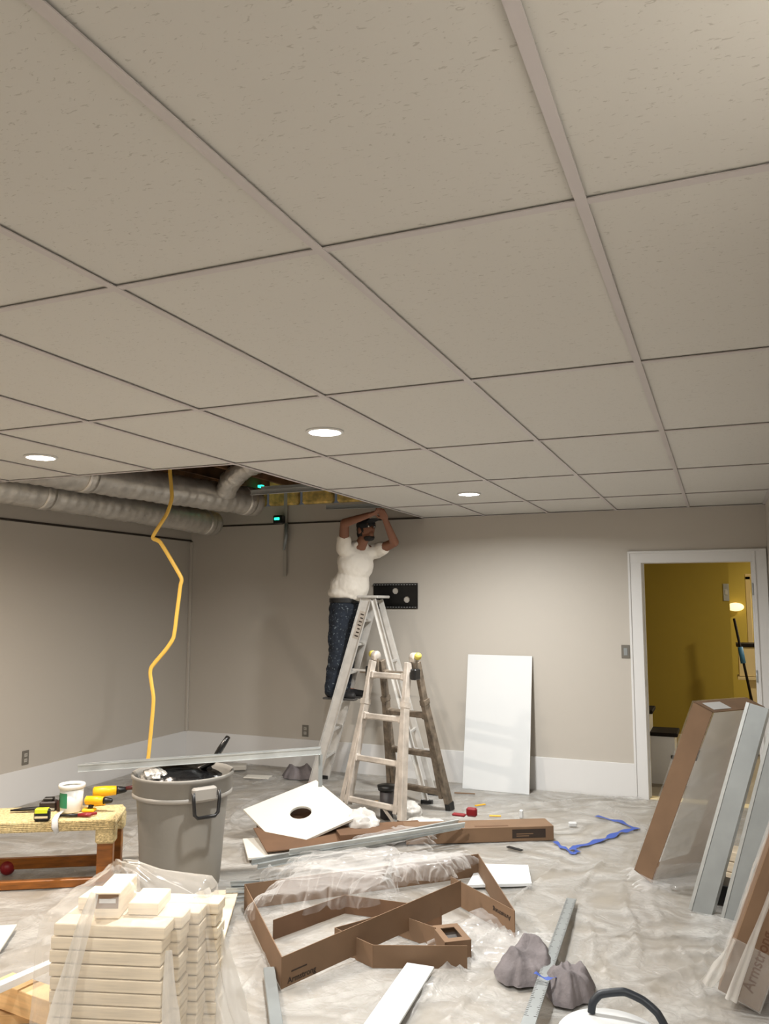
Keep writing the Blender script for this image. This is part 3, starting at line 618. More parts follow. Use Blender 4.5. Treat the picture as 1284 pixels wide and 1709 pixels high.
for s_ in (-1, 1):
    c = V(-1.63, 4.53, 1.235)+U*(s_*.20)
    MB().lathe([(.001, -.022), (.040, -.022), (.043, -.015), (.043, .015), (.040, .022), (.001, .022)], c, 24, ax=U).build('hinge_disc', M['alup'], al)
    MB().lathe([(.001, .0), (.026, 0), (.030, .01), (.026, .035), (.001, .04)], c+U*s_*.022+V(0, 0, .015), 16, ax=U*s_).build('hinge_knob', mat('yellow_knob', (206, 190, 90), .5), al)
    MB().bar(c+V(0, 0, -.02), c+V(0, 0, -.16), .03, .05).build('hinge_arm', M['alud'], al)
    MB().frame(V(-1.645, 4.49, 1.11)+U*(s_*.235), U, Vn, V(0, 0, 1), (-.02, -.045, -.04), (.035 if s_ > 0 else .01, .03, .045), .008).build('locking_lever', M['black'], al)
MB().bar(V(-1.645, 4.49, 1.10)-U*.25, V(-1.645, 4.49, 1.10)-U*.33, .012, .012).build('lock_pin', M['alud'], al)

# ------------------------------------------------------------------ rubbish bin
bc = V(-2.085, 2.37, 0)
bn = empty('rubbish_bin', (bc.x, bc.y, .03), 'large round grey rubbish bin full of black rubbish', 'bin')
Z0 = .07
KZ = 1.032; RB = .965
MB().lathe([(r_*RB, z_*KZ) for r_, z_ in [(.001, Z0), (.222, Z0), (.228, Z0+.01), (.242, .25), (.256, .50), (.264, .575), (.284, .578), (.290, .585), (.292, .655), (.300, .662), (.302, .675), (.296, .682), (.286, .678), (.276, .66), (.262, .50), (.235, .20), (.22, Z0+.02), (.001, Z0+.02)]], bc, 56).build('body', M['greycan'], bn)
MB().lathe([(r_*RB, z_*KZ) for r_, z_ in [(.288, .560), (.2915, .562), (.294, .572), (.2915, .582), (.286, .585)]], bc, 56).build('rim_band', M['greycan2'], bn)
MB().lathe([(.001, .035), (.19, .035), (.205, .045), (.205, .068), (.001, .068)], bc, 40).build('dolly', M['black'], bn)
for k in range(5):
    a = -1.05+k*2*PI/5; c = bc+V(.185*math.cos(a), .185*math.sin(a), .034); MB().lathe([(.001, -.011), (.026, -.011), (.028, -.006), (.028, .006), (.026, .011), (.001, .011)], c, 18, ax=(math.cos(a+1), math.sin(a+1), 0)).build('caster', M['black'], bn)
hd = V(.30, -.954, 0).normalized()   # toward the camera
ha = math.atan2(-.954, .30)+.72
hn = V(math.cos(ha), math.sin(ha), 0); ht = V(-hn.y, hn.x, 0)
hb = MB().frame(bc+hn*.277, ht, V(0, 0, 1), hn, (-.07, .59, 0), (.07, .665, .045), .01).build('handle_bracket', M['greycan2'], bn)
hp = [bc+hn*.327+ht*.075+V(0, 0, .645), bc+hn*.337+ht*.075+V(0, 0, .60), bc+hn*.337+ht*.068+V(0, 0, .53), bc+hn*.337+ht*.05+V(0, 0, .512), bc+hn*.337-ht*.05+V(0, 0, .512), bc+hn*.337-ht*.068+V(0, 0, .53), bc+hn*.337-ht*.075+V(0, 0, .60), bc+hn*.327-ht*.075+V(0, 0, .645)]
MB().tube(hp, .010, 10).build('handle', M['black'], hb)
hn2 = V(-hn.x, -hn.y, 0); MB().frame(bc+hn2*.285, V(-hn2.y, hn2.x, 0), V(0, 0, 1), hn2, (-.07, .59, 0), (.07, .665, .045), .01).build('handle_bracket', M['greycan2'], bn)
# contents
def crumple(c, r, seed, amp=.35, n=3, fr=3.0, flat=1.0):
    bm = bmesh.new(); bmesh.ops.create_icosphere(bm, subdivisions=n+1, radius=1)
    mb = MB(); vs = []
    for v in bm.verts:
        p = v.co; a = float(ridge(p.x+p.z*.7, p.y-p.z*.5, fr*.45, seed, 1.5))*.65+float(ridge(p.x*1.1-p.y, p.z, fr*.85, seed+3, 1.6))*.35
        k = 1-amp+amp*2*a*.75; z = max(p.z*k, -.85 if flat < 1 else -9)
        vs.append((c[0]+p.x*k*r[0], c[1]+p.y*k*r[1], c[2]+z*r[2]))
    mb.add(vs, [tuple(v.index for v in f.verts) for f in bm.faces], True); bm.free(); return mb
M['bag'] = mat('black_bin_bag', (14, 14, 15), .25, bump=.5, bscale=20)
crumple((bc.x-.01, bc.y, .635), (.225, .225, .10), 2.0, .3).build('bin_bag', M['bag'], None, label='shiny black rubbish bag filling the grey bin', cat='bag')
crumple((bc.x-.10, bc.y-.14, .69), (.075, .07, .045), 5.0, .35).build('foil_scrap', M['tapef'], None, label='crumpled silver foil scrap on the left of the bin bag', cat='scrap')
MB().tube([(-2.15, 2.37, .685), (-2.03, 2.43, .70), (-1.95, 2.465, .745), (-1.905, 2.475, .82), (-1.862, 2.487, .89)], [.03, .035, .03, .032, .024], 10, sx=.6).build('black_tube', M['bag'], None, label='bent black rubber piece sticking up out of the bin', cat='scrap')
# two tees laid across the bin rim
loose_tee((-2.554, 2.031, .722), (-1.364, 2.701, .790), 'shiny metal tee lying across the bin rim, nearer of the two', group='metal tees across the bin')
loose_tee((-2.545, 2.075, .724), (-1.38, 2.745, .788), 'shiny metal tee lying across the bin rim behind its twin', group='metal tees across the bin')

# ------------------------------------------------------------------ rush stool at left with tools
kd = V(-.861, -.509, 0).normalized()     # long direction, towards the left of the frame
kw = V(-.509, .861, 0).normalized()      # depth direction, away
k0 = V(-2.55, 2.335, 0)                  # near right corner
bs = empty('bench', k0+kd*.45+kw*.2+V(0, 0, .005), 'low oak bench with a woven rush seat at the left edge', 'bench')
def BP(a, d_, z): return k0+kd*a+kw*d_+V(0, 0, z)
LB, DB = 1.05, .36
sm2 = MB(); nu, nv = 60, 26; P = np.zeros((nu, nv, 3))
seat = MB().frame(k0, kd, kw, V(0, 0, 1), (-.012, -.012, .335), (LB+.01, DB+.012, .395), .022)
seat.frame(k0, kd, kw, V(0, 0, 1), (-.014, -.014, .255), (.10, .075, .36), .012)
seat.frame(k0, kd, kw, V(0, 0, 1), (-.014, DB-.075, .255), (.10, DB+.014, .36), .012)
so_ = seat.build('rush_seat', M['rush'], bs)
cord = MB()
for k in range(11): cord.tube([BP(-.013+i_*.06, -.013-.002*(k % 2), .34+.0052*k) for i_ in range(19)], .0034, 5)
cord.build('rush_cord', M['rush'], so_)
for a in (.045, LB-.045):
    for d_ in (.035, DB-.035): MB().frame(BP(a, d_, 0), kd, kw, V(0, 0, 1), (-.045, -.033, .008), (.045, .033, .262), .004).build('leg', M['oak'], bs)
MB().frame(k0, kd, kw, V(0, 0, 1), (.09, .008, .012), (LB-.09, .050, .058), .004).build('stretcher', M['oak'], bs)
MB().frame(k0, kd, kw, V(0, 0, 1), (.09, DB-.05, .035), (LB-.09, DB-.012, .10), .004).build('stretcher', M['oak'], bs)
ZS = .397
def local(o_, yaw):
    ax = V(math.cos(yaw), math.sin(yaw), 0); ay = V(-ax.y, ax.x, 0); o_ = Vector(o_)
    return lambda x, y, z: o_+ax*x+ay*y+V(0, 0, z), ax, ay
# utility knife
P, ax, ay = local((-3.12, 2.26, ZS), .55)
t = empty('utility_knife', P(0, 0, 0), 'black utility knife at the left end of the bench', 'knife')
MB().tube([P(-.12, 0, .012), P(-.05, 0, .016), (P(.03, 0, .018)), P(.09, 0, .016)], [.008, .016, .018, .014], 8, side=(0, 0, 1), sx=.7).build('handle', M['black'], t)
MB().bar(P(.09, 0, .014), P(.135, 0, .010), .002, .014).build('blade', M['galv'], t)
# tape measure lime/black
P, ax, ay = local((-2.90, 2.13, ZS), .50)
t = empty('tape_measure', P(0, 0, 0), 'lime and black tape measure on the bench', 'tape measure')
MB().frame(P(0, 0, 0), ax, ay, V(0, 0, 1), (-.045, -.02, 0), (.045, .02, .07), .010).build('case', M['black'], t)
MB().frame(P(0, 0, 0), ax, ay, V(0, 0, 1), (-.04, -.0215, .044), (.035, .0215, .072), .004).build('lime_band', M['lime'], t)
MB().frame(P(0, 0, 0), ax, ay, V(0, 0, 1), (-.038, -.0215, .018), (.036, -.019, .030), .0005).build('side_print', M['cream'], t)
# spool & small black things
P, ax, ay = local((-3.06, 2.34, ZS), .55)
t = empty('tool_battery', P(0, 0, 0), 'dark brown tool battery behind the tape measure', 'battery')
MB().frame(P(0, 0, 0), ax, ay, V(0, 0, 1), (-.05, -.035, 0), (.05, .035, .055), .008).build('case', mat('dark_tool', (44, 34, 32), .5), t)
MB().frame(P(0, 0, 0), ax, ay, V(0, 0, 1), (-.03, -.025, .055), (.03, .025, .075), .005).build('terminal_block', M['black'], t)
P, ax, ay = local((-2.98, 2.36, ZS), .8)
t = empty('glue_bottle', P(0, 0, 0), 'small dark brown bottle between tape measure and tub', 'bottle')
MB().lathe([(.001, 0), (.026, 0), (.028, .004), (.028, .05), (.015, .065), (.012, .08), (.001, .082)], P(0, 0, 0), 20).build('bottle_body', mat('brown_plastic', (60, 36, 30), .4), t)
MB().lathe([(.001, .0), (.014, .0), (.013, .018), (.001, .02)], P(0, 0, .078), 14).build('bottle_cap', M['black'], t)
# white tub with green label
P, ax, ay = local((-2.91, 2.37, ZS), .3)
t = empty('plaster_tub', P(0, 0, 0), 'white plastic tub with a green label on the bench', 'tub')
MB().lathe([(.001, .0), (.060, 0), (.064, .006), (.070, .140), (.0665, .140), (.061, .01), (.001, .008)], P(0, 0, 0), 32).build('tub_body', M['tub'], t)
MB().lathe([(.0705, .138), (.078, .142), (.080, .158), (.076, .165), (.071, .165), (.068, .15)], P(0, 0, 0), 32).build('tub_rim', M['tub'], t)
gl = MB(); n = 16; a0, a1 = -PI*.88, -PI*.38
vs = [(P(0, 0, 0).x+r_*math.cos(a0+(a1-a0)*k/n), P(0, 0, 0).y+r_*math.sin(a0+(a1-a0)*k/n), ZS+z) for z, r_ in ((.030, .0662), (.118, .0697)) for k in range(n+1)]
gl.add(vs, [(k, k+1, n+2+k, n+1+k) for k in range(n)], True).build('tub_label', M['greenl'], t)
# white glove/cloth strip hanging
q = MB(); pts = [BP(.33, .16, .412), BP(.335, .06, .414), BP(.33, -.018, .408), BP(.325, -.03, .37), BP(.31, -.032, .33)]
q.tube(pts, [.012, .016, .018, .02, .012], 8, side=(0, 0, 1), sx=.25).build('rag_strip', M['wlabel'], None, label='white strip hanging over the front edge of the bench', cat='rag')
# drills
def drill(o_, yaw, label, sc=1.0, lie=False):
    P, ax, ay = local(o_, yaw); t = empty('cordless_drill', P(0, 0, 0), label, 'drill'); up = V(0, 0, 1)
    c = .085*sc
    MB().tube([P(-.09*sc, 0, c), P(-.08*sc, 0, c), P(.0, 0, c), P(.06*sc, 0, c)], [.02*sc, .034*sc, .034*sc, .030*sc], 14).build('motor_housing', M['drill'], t)
    MB().tube([P(.06*sc, 0, c), P(.08*sc, 0, c), P(.12*sc, 0, c), P(.13*sc, 0, c)], [.027*sc, .025*sc, .018*sc, .010*sc], 14).build('chuck', M['black'], t)
    MB().tube([P(-.035*sc, 0, c-.02*sc), P(-.045*sc, .0, c-.05*sc), P(-.05*sc, 0, c-.068*sc)], [.022*sc, .019*sc, .02*sc], 12).build('grip', M['black'], t)
    MB().frame(P(-.05*sc, 0, .0), ax, ay, up, (-.055*sc, -.033*sc, 0), (.045*sc, .033*sc, .024*sc), .006).build('battery_pack', M['drill'], t)
drill((-2.83, 2.59, ZS), .75, 'yellow cordless drill at the right end of the bench, farther one', .95)
drill((-2.76, 2.42, ZS), .35, 'smaller yellow cordless driver nearer the bench corner', .78)
MB().tube([(-2.74, 2.66, ZS+.09), (-2.68, 2.73, ZS+.095), (-2.64, 2.79, ZS+.075), (-2.60, 2.83, ZS+.06)], [.012, .016, .014, .008], 8).build('saw_handle', mat('maroon_grip', (70, 18, 22), .4), None, label='maroon tool handle pointing right from the farther drill', cat='tool')
t = empty('pliers', (-2.77, 2.29, ZS), 'red-handled pliers lying before the tub', 'pliers')
MB().tube([(-2.87, 2.22, ZS+.011), (-2.81, 2.255, ZS+.011), (-2.77, 2.28, ZS+.011)], [.007, .010, .010], 8).build('jaw', M['black'], t)
MB().tube([(-2.77, 2.28, ZS+.011), (-2.72, 2.315, ZS+.013), (-2.69, 2.35, ZS+.013)], [.010, .011, .008], 8).tube([(-2.77, 2.28, ZS+.011), (-2.73, 2.292, ZS+.012), (-2.69, 2.30, ZS+.012)], [.010, .011, .008], 8).build('handle', M['red'], t)
MB().ball((-3.30, 2.27, .045), .045).build('red_ball', M['red'], None, label='dark red round object on the floor under the bench', cat='ball')

# ------------------------------------------------------------------ timber stack under stretch wrap
pf = V(-1.285, .575, 0); pu = V(.955, .298, 0).normalized(); pv = V(-.298, .955, 0).normalized()
ORD = ['topmost', 'second', 'third', 'fourth', 'fifth', 'sixth', 'seventh', 'eighth', 'ninth', 'tenth', 'eleventh', 'twelfth', 'thirteenth', 'fourteenth']
TL, TW, TH, NL = .385, .089, .0385, 14
pm_ = MB().frame((0, 0, 0), pu, pv, V(0, 0, 1), (0, 0, 0), (TL, TW, TH), .0025)
base_board = None
def board(org, label, group, L=TL, grp_cat='board', pitch=0):
    global base_board
    if abs(L-TL) > 1e-6:
        return MB().frame(org, pu, pv, V(0, 0, 1), (0, 0, 0), (L, TW, TH), .0025).build('pine_board', M['pine'], None, label=label, cat='board', group=group)
    if base_board is None:
        base_board = MB().frame(org, pu, pv, V(0, 0, 1), (0, 0, 0), (TL, TW, TH), .0025).build('pine_board', M['pine'], None, label=label, cat='board', group=group, origin=org); return base_board
    return dup(base_board, org, None, label, group)
ZP = .60; st_ = ZP/NL
ROWS = [('front', 0, 0, .385), ('second', .093, .0, .412), ('third', .186, .0, .445), ('rear', .279, .02, .465)]
protos = {}
for k in range(NL):
    for pos, v_, o_, L in ROWS:
        z = (ZP-(0 if v_ < .1 else .018))-TH-k*st_-.002
        z = max(z, .002); off = o_+rs.uniform(-.006, .006); yo = rs.uniform(-.002, .002)
        if v_ == 0 and k >= 8: off -= .035
        org = pf+pu*off+pv*(v_+yo)+V(0, 0, z); lb_ = '%s-row pine board in the %s layer of the wrapped stack, counted from the top' % (pos, ORD[k])
        if L in protos: dup(protos[L], org, None, lb_, 'pine boards in the wrapped stack')
        else: protos[L] = MB().frame(org, pu, pv, V(0, 0, 1), (0, 0, 0), (L, TW, TH), .0025).build('pine_board', M['pine'], None, label=lb_, cat='board', group='pine boards in the wrapped stack', origin=org)
# blocks lying on top
zt = ZP+.0
def block(a, d_, w_, dd, h, yaw, label, z=zt, m='pine', name='pine_block'):
    c = pf+pu*a+pv*d_+V(0, 0, z); rx = (pu*math.cos(yaw)+pv*math.sin(yaw)); ry = (pv*math.cos(yaw)-pu*math.sin(yaw))
    return MB().frame(c, rx, ry, V(0, 0, 1), (0, 0, 0), (w_, dd, h), .0025).build(name, M[m], None, label=label, cat='wood block'), c, rx, ry
o, c, rx, ry = block(.125, .045, .085, .20, .085, .10, 'upright pine block with a printed sticker on top of the stack')
q = MB().frame(c, rx, ry, V(0, 0, 1), (.004, -.0012, .034), (.081, -.0002, .080)).build('brown_panel', M['board'], o)
MB().frame(c, rx, ry, V(0, 0, 1), (.016, -.002, .052), (.072, -.0013, .066)).build('sticker', M['wlabel'], q)
block(.225, .09, .105, .15, .040, .05, 'flat pine offcut right of the sticker block')
block(.03, .12, .09, .12, .042, -.05, 'pine offcut at the left rear of the stack top')
# stretch wrap: tent skin around the pile
cx = pf+pu*.20+pv*.20
def wrap_skin():
    n = 150; rings = []; lv = [(.745, .12), (.735, .22), (.70, .40), (.66, .75), (.635, .98), (.60, 1.06), (.50, 1.08), (.40, 1.10), (.30, 1.13), (.20, 1.19), (.10, 1.30), (.02, 1.48)]
    P = np.zeros((len(lv), n, 3))
    for i, (z, s_) in enumerate(lv):
        for k in range(n):
            a = 2*PI*k/(n-1); c_, s2 = math.cos(a), math.sin(a)
            hx, hy = .235, .225; q = 1/max(abs(c_)/hx, abs(s2)/hy); rr = (q*.82+.25*.18)*s_
            fold = 1+(.025+.07*max(0, (.5-z)))*float(nz(a*3, i*.18, 2.2, 4))*(1 if i > 2 else .3)
            if i >= 3 and z > .3: fold = max(fold, .985)
            if i <= 3: ctr = cx+pu*(-.045*(3-i)/3)-pv*(.03*(3-i)/3)
            else: ctr = cx
            lop = 1+(.35*max(0, c_)**2*max(0, (.55-z))/.55)
            p_ = ctr+pu*(c_*rr*fold*lop)+pv*(s2*rr*fold); P[i, k] = (p_.x, p_.y, max(z+.008*float(nz(a*4, z*9, 1, 2)), .008))
    return P
Pw = wrap_skin()
tw = empty('plastic_wrap', cx+V(0, 0, .008), 'clear plastic wrap draped over the pine board stack', 'plastic wrap')
# densify between rings
rows_ = []
for i in range(len(Pw)-1):
    for t_ in np.linspace(0, 1, 5, endpoint=False): rows_.append(Pw[i]*(1-t_)+Pw[i+1]*t_)
rows_.append(Pw[-1]); D_ = np.array(rows_)
grid_mesh(D_).build('film_skin', M['wrap'], tw)
def fold_strip(path, w0, w1, parent, wob=.3, name='film_fold', seed=0):
    P_ = smooth_path(path, 12); n = len(P_); G = np.zeros((n, 9, 3))
    for i, p_ in enumerate(P_):
        t_ = i/(n-1); tg = (P_[min(i+1, n-1)]-P_[max(i-1, 0)]).normalized(); sd = tg.cross(V(.45, -.85, .3)).normalized(); nn = sd.cross(tg)
        w_ = w0*(1-t_)+w1*t_
        for k in range(9):
            u = (k-4)/4; q_ = p_+sd*(u*w_*(1+.15*math.sin(t_*9+k+seed)))+nn*(w_*wob*math.cos(u*PI*1.5+t_*5+seed)); G[i, k] = q_
    return grid_mesh(G).build(name, M['milk'], parent)
fold_strip([pf+pu*.145-pv*.0+V(0, 0, .70), pf+pu*.12-pv*.03+V(0, 0, .60), pf+pu*.085-pv*.05+V(0, 0, .42), pf+pu*.06-pv*.08+V(0, 0, .22), pf+pu*.03-pv*.13+V(0, 0, .03)], .012, .052, tw)
fold_strip([pf+pu*.40+pv*.34+V(0, 0, .60), pf+pu*.455+pv*.33+V(0, 0, .45), pf+pu*.50+pv*.31+V(0, 0, .25), pf+pu*.56+pv*.28+V(0, 0, .03)], .03, .09, tw, seed=2)
fold_strip([pf+pu*.40+pv*.02+V(0, 0, .52), pf+pu*.42-pv*.01+V(0, 0, .36), pf+pu*.44-pv*.04+V(0, 0, .18), pf+pu*.48-pv*.07+V(0, 0, .03)], .012, .05, tw, seed=4)
# warm offcuts at lower left
def plank(a, b_, w_, h, m, label, name='plank', cat='board', z=0):
    a, b_ = Vector(a), Vector(b_); return MB().bar(a, b_, w_, h, ch=.002).build(name, M[m], None, label=label, cat=cat)
plank((-2.15, .72, .085), (-1.52, 1.06, .085), .16, .035, 'pine2', 'orange-toned pine plank left of the wrapped stack, upper one')
plank((-1.95, .55, .04), (-1.42, .93, .04), .14, .035, 'pine2', 'pale pine plank on the floor left of the stack, lower one')
plank((-1.72, .60, .25), (-1.66, 1.14, .24), .035, .03, 'bwhite', 'white plastic corner strip crossing the orange planks at left')
plank((-1.84, .9, .16), (-1.5, .86, .16), .09, .09, 'pine2', 'short pine block carrying the white strip')
MB().frame((-2.38, 1.39, .03), V(-.55, .83, 0), V(-.83, -.55, 0), V(0, 0, 1), (-.05, 0, 0), (.30, .60, .012), .002).build('tile_offcut', M['tilec'], None, label='white ceiling tile offcut lying flat at the left edge', cat='tile')

# ------------------------------------------------------------------ cardboard
def box_rim(pts, h, label, name='cardboard_tray', t=.004, closed=False, z=None, m='board'):
    """open ring of upright cardboard walls"""
    g = empty(name, (pts[0][0], pts[0][1], .01), label, 'cardboard box'); walls = []
    n = len(pts)-(0 if closed else 1)
    for i in range(n):
        a, b_ = Vector(pts[i]), Vector(pts[(i+1) % len(pts)]); d_ = (b_-a); dh = V(d_.x, d_.y, 0).normalized(); no = V(-dh.y, dh.x, 0)
        up = V(0, 0, 1); vs = [a+no*t/2, b_+no*t/2, b_+no*t/2+up*h, a+no*t/2+up*h, a-no*t/2, b_-no*t/2, b_-no*t/2+up*h, a-no*t/2+up*h]
        walls.append(MB().add(vs, [(3, 2, 1, 0), (4, 5, 6, 7), (0, 1, 5, 4), (1, 2, 6, 5), (2, 3, 7, 6), (3, 0, 4, 7)]).build('side_panel', M[m], g))
    return g, walls
N_, L_, B_, P_ = V(-.985, 1.61, .012), V(-1.63, 2.33, .012), V(-.60, 3.34, .012), V(-.177, 2.523, .012)
g, wl_ = box_rim([V(-.50, 2.66, .075), N_, L_, B_, P_, V(-.62, 2.86, .02)], .132, 'large opened brown cardboard rim lying on the plastic in the middle')
dd = (V(-.50, 2.66, .075)-N_).normalized(); no = V(dd.y, -dd.x, 0).normalized()
lettering('Armstrong', N_+dd*.03+no*.0035+V(0, 0, .012), dd, V(0, 0, 1), .026, M['print'], wl_[0])
MB().frame(N_+dd*.05+no*.0028+V(0, 0, .054), dd, V(0, 0, 1), no, (0, 0, 0), (.085, .006, .0008)).build('faded_print', M['print'], wl_[0])
dd2 = (V(-.62, 2.86, .02)-P_).normalized(); no2 = V(-dd2.y, dd2.x, 0).normalized()
if no2.y > 0: no2 = -no2
lettering('Armstrong', P_+dd2*.03+no2*.0035+V(0, 0, .095), dd2, V(0, 0, -1), .024, M['print'], wl_[4])
g, w2 = box_rim([V(-.30, 2.11, .012), V(-.70, 1.95, .012), V(-.95, 2.06, .012), V(-.77, 2.35, .012), V(-.50, 2.25, .012)], .10, 'smaller brown cardboard tray half under the large rim', m='board')
g, w3 = box_rim([V(-1.28, 2.04, .012), V(-1.10, 2.49, .012), V(-.56, 2.52, .012)], .095, 'folded brown cardboard flap standing inside the large rim', m='board2')
# small carton end with window
e0 = V(-.41, 2.12, .012); eu = V(.80, .60, 0).normalized(); ev = V(-.60, .80, 0)
cb = empty('cardboard_box', e0, 'small brown box end with a square window beside the tray', 'cardboard box')
MB().frame(e0, eu, ev, V(0, 0, 1), (0, 0, 0), (.13, .004, .09)).frame(e0, eu, ev, V(0, 0, 1), (.126, 0, 0), (.13, .2, .09)).frame(e0, eu, ev, V(0, 0, 1), (0, .196, 0), (.13, .2, .09)).frame(e0, eu, ev, V(0, 0, 1), (0, 0, 0), (.004, .2, .09)).build('box_sides', M['board'], cb)
MB().frame(e0, eu, ev, V(0, 0, 1), (0, 0, .09), (.03, .2, .094)).frame(e0, eu, ev, V(0, 0, 1), (.10, 0, .09), (.13, .2, .094)).frame(e0, eu, ev, V(0, 0, 1), (.03, 0, .09), (.10, .04, .094)).frame(e0, eu, ev, V(0, 0, 1), (.03, .16, .09), (.10, .2, .094)).build('window_flap', M['board'], cb)
# long carton
q0 = V(-.317, 4.273, .012); qd = V(-.742, -.234-.25, 0)
qd = (V(-1.00, 3.90, 0)-V(-.317, 4.273, 0)).normalized(); qn = V(-qd.y, qd.x, 0)
if qn.y < 0: qn = -qn
lc = empty('long_carton', q0, 'long flat closed brown carton lying behind the cardboard rim', 'cardboard box')
MB().frame(q0, qd, qn, V(0, 0, 1), (0, 0, 0), (1.05, .20, .10), .003).build('carton_body', M['board'], lc)
MB().frame(q0, qd, qn, V(0, 0, 1), (.06, -.0015, .022), (.30, -.0003, .082)).build('dark_label', M['print'], lc)
MB().frame(q0, qd, qn, V(0, 0, 1), (.15, -.0025, .048), (.27, -.0017, .054)).frame(q0, qd, qn, V(0, 0, 1), (.18, -.0025, .034), (.27, -.0017, .040)).build('label_lines', M['board'], lc)
MB().frame(q0, qd, qn, V(0, 0, 1), (.32, .02, .1002), (.56, .05, .1012)).build('torn_flap', M['board2'], lc)
# flat cardboard + tiles stacked under holed tile
MB().frame((-2.14, 2.95, .03), V(.8, .6, 0), V(-.6, .8, 0), V(0, 0, 1), (.12, -.02, 0), (.78, .42, .016), .002).build('tile_offcut', M['tilec'], None, label='white tile lying flat under the tile with the round hole', cat='tile')
MB().frame((-1.95, 3.10, .062), V(.72, .69, 0), V(-.69, .72, .10), V(0, 0, 1), (.0, 0, 0), (.85, .42, .008), .001).build('cardboard_sheet', M['board2'], None, label='dark flat cardboard sheet under the tile with the round hole', cat='cardboard')
MB().frame((-1.62, 3.50, .05), V(.8, .6, 0), V(-.6, .8, 0), V(0, 0, 1), (0, -.02, 0), (.62, .22, .06), .002).build('cardboard_box', M['board2'], None, label='dark brown flattened box behind the metal tees', cat='cardboard box')

# holed tile (tilted)
C0, C1, C2, C3 = V(-1.915, 3.253, .03), V(-1.579, 3.742, .169), V(-2.086, 4.05, .312), V(-2.422, 3.56, .173)
ux = (C1-C0).normalized(); uy = (C3-C0); uy = (uy-ux*uy.dot(ux)).normalized(); uz = ux.cross(uy)
ht_ = empty('cut_tile', C0, 'square white ceiling tile with a round hole, tilted on the pile', 'tile')
tm = tile_mesh(.616, .616, True); cc = C0+ux*.305+uy*.305
mb = MB(); mb.add([cc+ux*v[0]+uy*v[1]+uz*(v[2]-.004) for v in tm.v], tm.f)
mb.build('tile_board', M['tilec'], ht_)
M['tilec2'] = M['tilec']
# props carrying the tile: dark box beneath
MB().frame((-2.30, 3.62, .015), V(.57, .82, 0), V(-.82, .57, 0), V(0, 0, 1), (0, -.10, 0), (.5, .10, .125), .003).build('cardboard_box', M['board2'], None, label='dark box propping up the tile with the round hole', cat='cardboard box')
# small white tile right
w0 = V(-.457, 3.172, .035); w1 = V(-.257, 3.277, .035); w2_ = V(-.351, 3.601, .035); w3_ = V(-.642, 3.504, .035)
cn = [V(-.60, 3.10, .035), w1+V(0, 0, 0), w2_, w3_]
MB().add([*[c_-V(0, 0, .016) for c_ in cn], *cn], [(3, 2, 1, 0), (4, 5, 6, 7), (0, 1, 5, 4), (1, 2, 6, 5), (2, 3, 7, 6), (3, 0, 4, 7)]).build('tile_offcut', M['bwhite'], None, label='small white tile offcut behind the right end of the cardboard rim', cat='tile')
# white plank bottom centre
MB().frame((-.43, 1.15, .032), V(-.06, .9, 0).normalized(), V(-.9, -.06, 0).normalized(), V(0, 0, 1), (0, -.065, 0), (.85, .065, .012), .002).build('plank', M['bwhite'], None, label='narrow white strip board at the bottom centre', cat='board')
# bundle of metal tees
for k, (a, b_) in enumerate([((-1.85, 2.75, .10), (-.93, 3.98, .135)), ((-1.80, 2.74, .085), (-.90, 3.93, .118)), ((-1.68, 2.91, .135), (-.86, 3.90, .14))]):
    loose_tee(a, b_, 'long galvanised ceiling tee lying across the pile, %s of the bundle' % ('rear', 'front', 'top')[k], group='long tees across the pile', up=(.2, -.3, 1), s=.85)
for k in range(7):
    a = V(-1.66+.010*k, 2.70-.035*k, .022+.014*(k % 3))
    loose_tee(a, a+V(-.21+.03*rs.rand(), -.17+.05*rs.rand(), .004), 'short metal tee in the loose heap right of the bin', group='short tees beside the bin', up=(0, .1, 1), s=.6)
# grey metal strip sticking out under the rim near the front
MB().frame((-1.094, 1.688, .035), V(.56, -.83, 0).normalized(), V(.83, .56, 0).normalized(), V(0, 0, 1), (0, -.025, 0), (.55, .025, .02), .002).build('metal_channel', M['stud'], None, label='grey metal channel on the floor beside the wrapped stack', cat='metal channel')
MB().frame((-1.42, 1.60, .03), V(-.45, .89, 0).normalized(), V(.89, .45, 0).normalized(), V(0, 0, 1), (0, -.09, 0), (.95, .09, .018), .002).build('plank', M['pine'], None, label='pale pine plank on the floor between bin and cardboard rim', cat='board')

